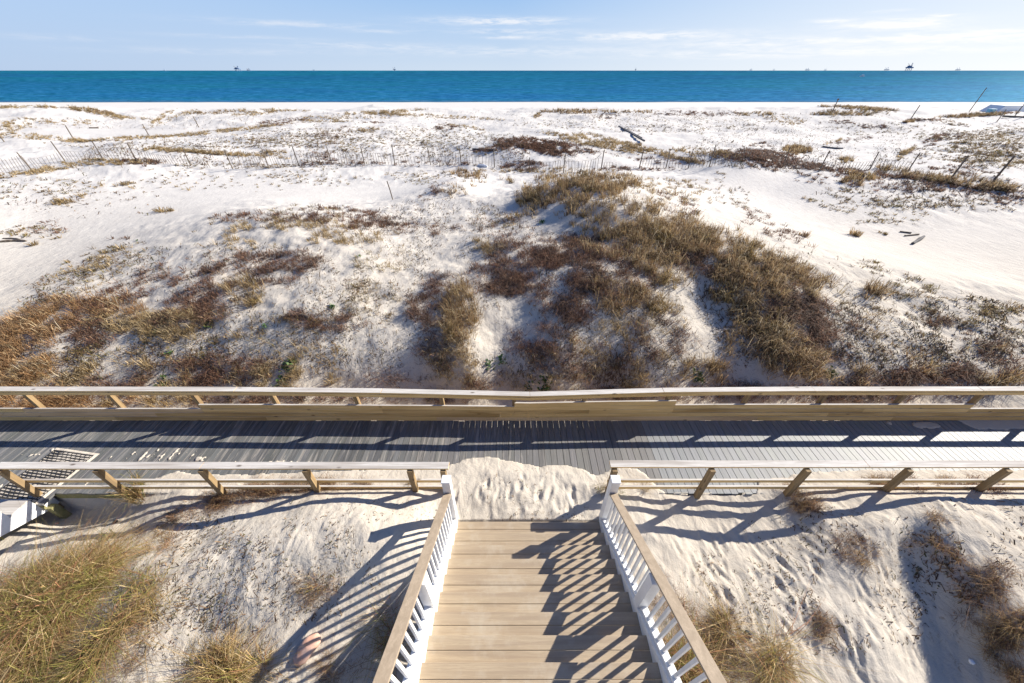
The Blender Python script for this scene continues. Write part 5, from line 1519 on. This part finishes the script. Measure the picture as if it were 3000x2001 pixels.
# litter: twigs lying about
n = len(L3)
an = br.uniform(0, np.pi, n) * .8 + br.normal(.5, .5, n)
d_ = np.sqrt(L3[:, 0] ** 2 + L3[:, 1] ** 2 + (L3[:, 2] - CAMZ) ** 2)
ln = br.gamma(2.0, .024, n) * np.clip(d_ / 9, .7, 3.5)
wd = br.uniform(.002, .0075, n) * np.clip(d_ / 8, .5, 4.0)
V = np.empty((n, 5, 3))
cx_, sy_ = np.cos(an), np.sin(an)
bend = br.normal(0, .25, n) * ln
for i, (s1, wv_, up_) in enumerate(((-1, -1, 0), (-1, 1, 0), (0, -1, 1), (0, 1, 1), (1, 0, 0))):
    xx = L3[:, 0] + cx_ * ln * s1 * .5 - sy_ * (wd * wv_ + (bend if s1 == 0 else 0)); yy_ = L3[:, 1] + sy_ * ln * s1 * .5 + cx_ * (wd * wv_ + (bend if s1 == 0 else 0))
    V[:, i] = np.stack([xx, yy_, ground(xx, yy_) + .004 + up_ * ln * .34], 1)
F_ = (np.array([[0, 1, 3], [0, 3, 2], [2, 3, 4]])[None] + np.arange(n)[:, None, None] * 5).reshape(-1, 3)
cl_ = np.array([(.13, .08, .052), (.20, .125, .075), (.08, .055, .04), (.28, .19, .11), (.12, .11, .05)])[br.integers(0, 5, n)] * br.uniform(.7, 1.3, n)[:, None]
C = np.ones((n, 5, 4)); C[:, :, :3] = cl_[:, None]
o = fast_mesh('plant_litter', V.reshape(-1, 3), F_, [M['blade']], col=C.reshape(-1, 4))
tag(o, 'scattered dead twigs and leaf litter lying on the sand', 'twigs', kind='stuff')


def clump(px, py, nb, h, spread, lean_, wid, cols, label, name='grass_clump', cat='grass clump', curl=.5, num=1, sub=.0, group=None):
    q = cast1(px, py)
    pts = np.array([[q.x + br.normal(0, sub), q.y + br.normal(0, sub), 0] for _ in range(num)])
    pts[:, 2] = ground(pts[:, 0], pts[:, 1])
    V, F_, C = blades(pts, nb, h, .2, spread, lean_, wid, cols, br, curl)
    V = V - np.array(q)[None]
    o = fast_mesh(name, V, F_, [M['blade']], col=C)
    o.location = q
    return tag(o, label, cat, group)


clump(410, 1455, 60, .55, .09, .6, .007, C_NR + C_GR, 'tall golden green grass clump at the foot of the second post of the left railing', num=4, sub=.09)
clump(1800, 1425, 44, .30, .08, .9, .006, C_GR + C_NR[:3], 'yellow green grass tuft at the foot of the right newel post', num=3, sub=.09)
clump(1895, 1432, 40, .26, .10, 1.1, .006, C_TN, 'spiky straw coloured tuft on the sand right of the right newel post', num=2, sub=.06)
clump(1760, 1432, 40, .26, .06, .9, .006, C_GR + C_TN, 'small green tuft left of the right newel post under the railing end', num=2, sub=.05)
clump(1195, 1418, 36, .26, .07, .7, .006, C_GR + C_TN, 'thin green tuft under the left railing close to the stairs', num=2, sub=.05)
clump(322, 1572, 16, .42, .05, .5, .008, C_GR, 'upright green weed with stalks on the sand below the left railing', 'green_weed', 'weed', num=2, sub=.05)
clump(5, 1585, 20, .3, .05, .7, .008, C_GR, 'bright green tuft on the sand at the left picture edge', 'green_weed', 'weed')
clump(1135, 1930, 60, .34, .10, .7, .006, C_GR + C_NR, 'olive grass clump growing close against the left side of the stairs', num=3, sub=.1)
clump(900, 1715, 30, .20, .12, 1.1, .006, C_NR, 'low dry clump on the left sand bank beside the railing shadow', num=3, sub=.12)
clump(2414, 1830, 40, .16, .07, .9, .006, C_RD, 'small rusty brown tuft alone on the sand right of the stairs', num=2, sub=.04)
clump(2515, 1632, 50, .22, .10, .9, .006, C_NR[:3] + C_RD, 'round golden brown tuft in the hollow right of the stairs', num=3, sub=.08)
clump(2378, 1492, 60, .26, .09, 1.0, .005, C_RD + C_BR, 'dark reddish weed clump just below the right railing shadow', num=3, sub=.07)
clump(2500, 690, 40, .42, .14, .6, .012, C_OL, 'small green gold bush alone on the flat sand at right', num=4, sub=.14)
clump(2350, 690, 34, .32, .12, .6, .011, C_OL, 'small bush on the flat sand right behind the mound ridge', num=3, sub=.14)
clump(2590, 685, 26, .25, .10, .7, .011, C_SP, 'tiny sprig on the flat sand between the gold bush and the planks', num=2, sub=.1)
clump(2560, 855, 46, .5, .14, .6, .012, C_OL, 'gold green bush on the crest of the right slope', num=4, sub=.14)
clump(1130, 640, 5, .2, .1, .6, .012, C_SP, 'single sparse sprig behind the brown crest of the left dune', num=1)
clump(380, 540, 30, .30, .2, .7, .012, C_TN, 'pale straw tuft on the bare slope on the left before the fence', num=3, sub=.2)
clump(490, 618, 34, .30, .2, .7, .012, C_TN, 'wide straw tuft on the flat sand left of the middle', num=3, sub=.2)
clump(195, 590, 34, .36, .2, .7, .012, C_TN, 'straw tuft on the bare slope near the left edge', num=3, sub=.25)
clump(345, 732, 24, .25, .12, .7, .010, C_TN, 'small dry tuft on the smooth sand above the left dune', num=2, sub=.1)
clump(100, 718, 26, .28, .12, .7, .010, C_TN, 'small dry tuft beside the grey branches at left', num=2, sub=.1)
clump(2522, 520, 46, .55, .2, .5, .014, C_OL, 'round dark gold bush just in front of the right part of the sand fence', num=5, sub=.3)
clump(1345, 505, 40, .4, .2, .5, .014, C_OL, 'bushy gold tuft on the sand in front of the middle of the fence', num=3, sub=.3)

# broad leaved green dune plants
LEAF = []


def leafy(px, py, size, n_, label, name='leafy_plant'):
    q = cast1(px, py)
    b = MB()
    rs = random.Random(int(px * 7 + py))
    for i in range(n_):
        an = rs.uniform(0, 6.283); e = rs.uniform(.1, 1.2); L = size * .6 * rs.uniform(.5, 1.0); wd_ = L * .30
        d = Vector((math.cos(an) * math.cos(e), math.sin(an) * math.cos(e), math.sin(e)))
        s_d = Vector((-math.sin(an), math.cos(an), 0)) * wd_
        st_ = q + Vector((rs.uniform(-1, 1), rs.uniform(-1, 1), 0)) * size * .55
        st_.z = float(ground(st_.x, st_.y))
        mid_ = st_ + d * L * .55 + Vector((0, 0, L * .1)); tip = st_ + d * L
        b.add([st_, mid_ + s_d, tip, mid_ - s_d], [(0, 1, 2), (0, 2, 3)])
    o = b.build(name, M['leaf'])
    return tag(o, label, 'plant', 'green leafy dune plants')


M['leaf'] = mat_plain('green_leaf', (.05, .115, .03), .6, (.10, .17, .05), 30)
for (px, py, s, n_, lb) in [(1598, 1128, .28, 46, 'dark green leafy plant against the far railing below the mound, right of its smaller neighbour'),
                            (1550, 1132, .18, 26, 'small dark green plant by the far railing, beside a larger leafy one below the mound'),
                            (1438, 1072, .20, 30, 'green leafy plant on bare sand in the hollow left of the mound foot'),
                            (1472, 1055, .20, 30, 'dark green plant in shade close right of the plant in the hollow'),
                            (2046, 1108, .26, 42, 'dark green leafy plant under the white sand hollow on the mound'),
                            (2430, 1095, .24, 38, 'dark green plant at the lower right foot of the mound'),
                            (848, 1070, .30, 46, 'wide green plant in brown weeds on the lower left dune'),
                            (822, 1118, .24, 30, 'olive green plant just above the far railing on the left'),
                            (458, 975, .22, 30, 'bright green plant in the golden grass band on the left dune'),
                            (612, 952, .20, 26, 'olive plant at the right end of the golden grass band'),
                            (498, 1035, .16, 22, 'small bright green plant on the white bank under the golden grass'),
                            (480, 1122, .24, 30, 'green plant tucked above the far railing near the left'),
                            (976, 900, .18, 26, 'green plant on the open sand of the left dune'),
                            (280, 892, .13, 14, 'small green rosette in thin weeds high on the left dune'),
                            (210, 882, .15, 16, 'small green rosette left of its twin high on the left dune'),
                            (350, 876, .13, 14, 'small green rosette right of its twin high on the left dune'),
                            (1590, 652, .22, 26, 'green plant in blue shade on the upper left flank of the mound'),
                            (1050, 752, .16, 16, 'small green plant in brown brush left of the mound'),
                            (400, 706, .14, 12, 'tiny green plant on the smooth sand edge of the left dune'),
                            (780, 955, .15, 16, 'small green sprig near the rotten log on the left dune')]:
    leafy(px, py, s, n_, lb)
print('blades', len(bpy.data.objects), {k: len(v_) for k, v_ in TUFT.items()}, n)
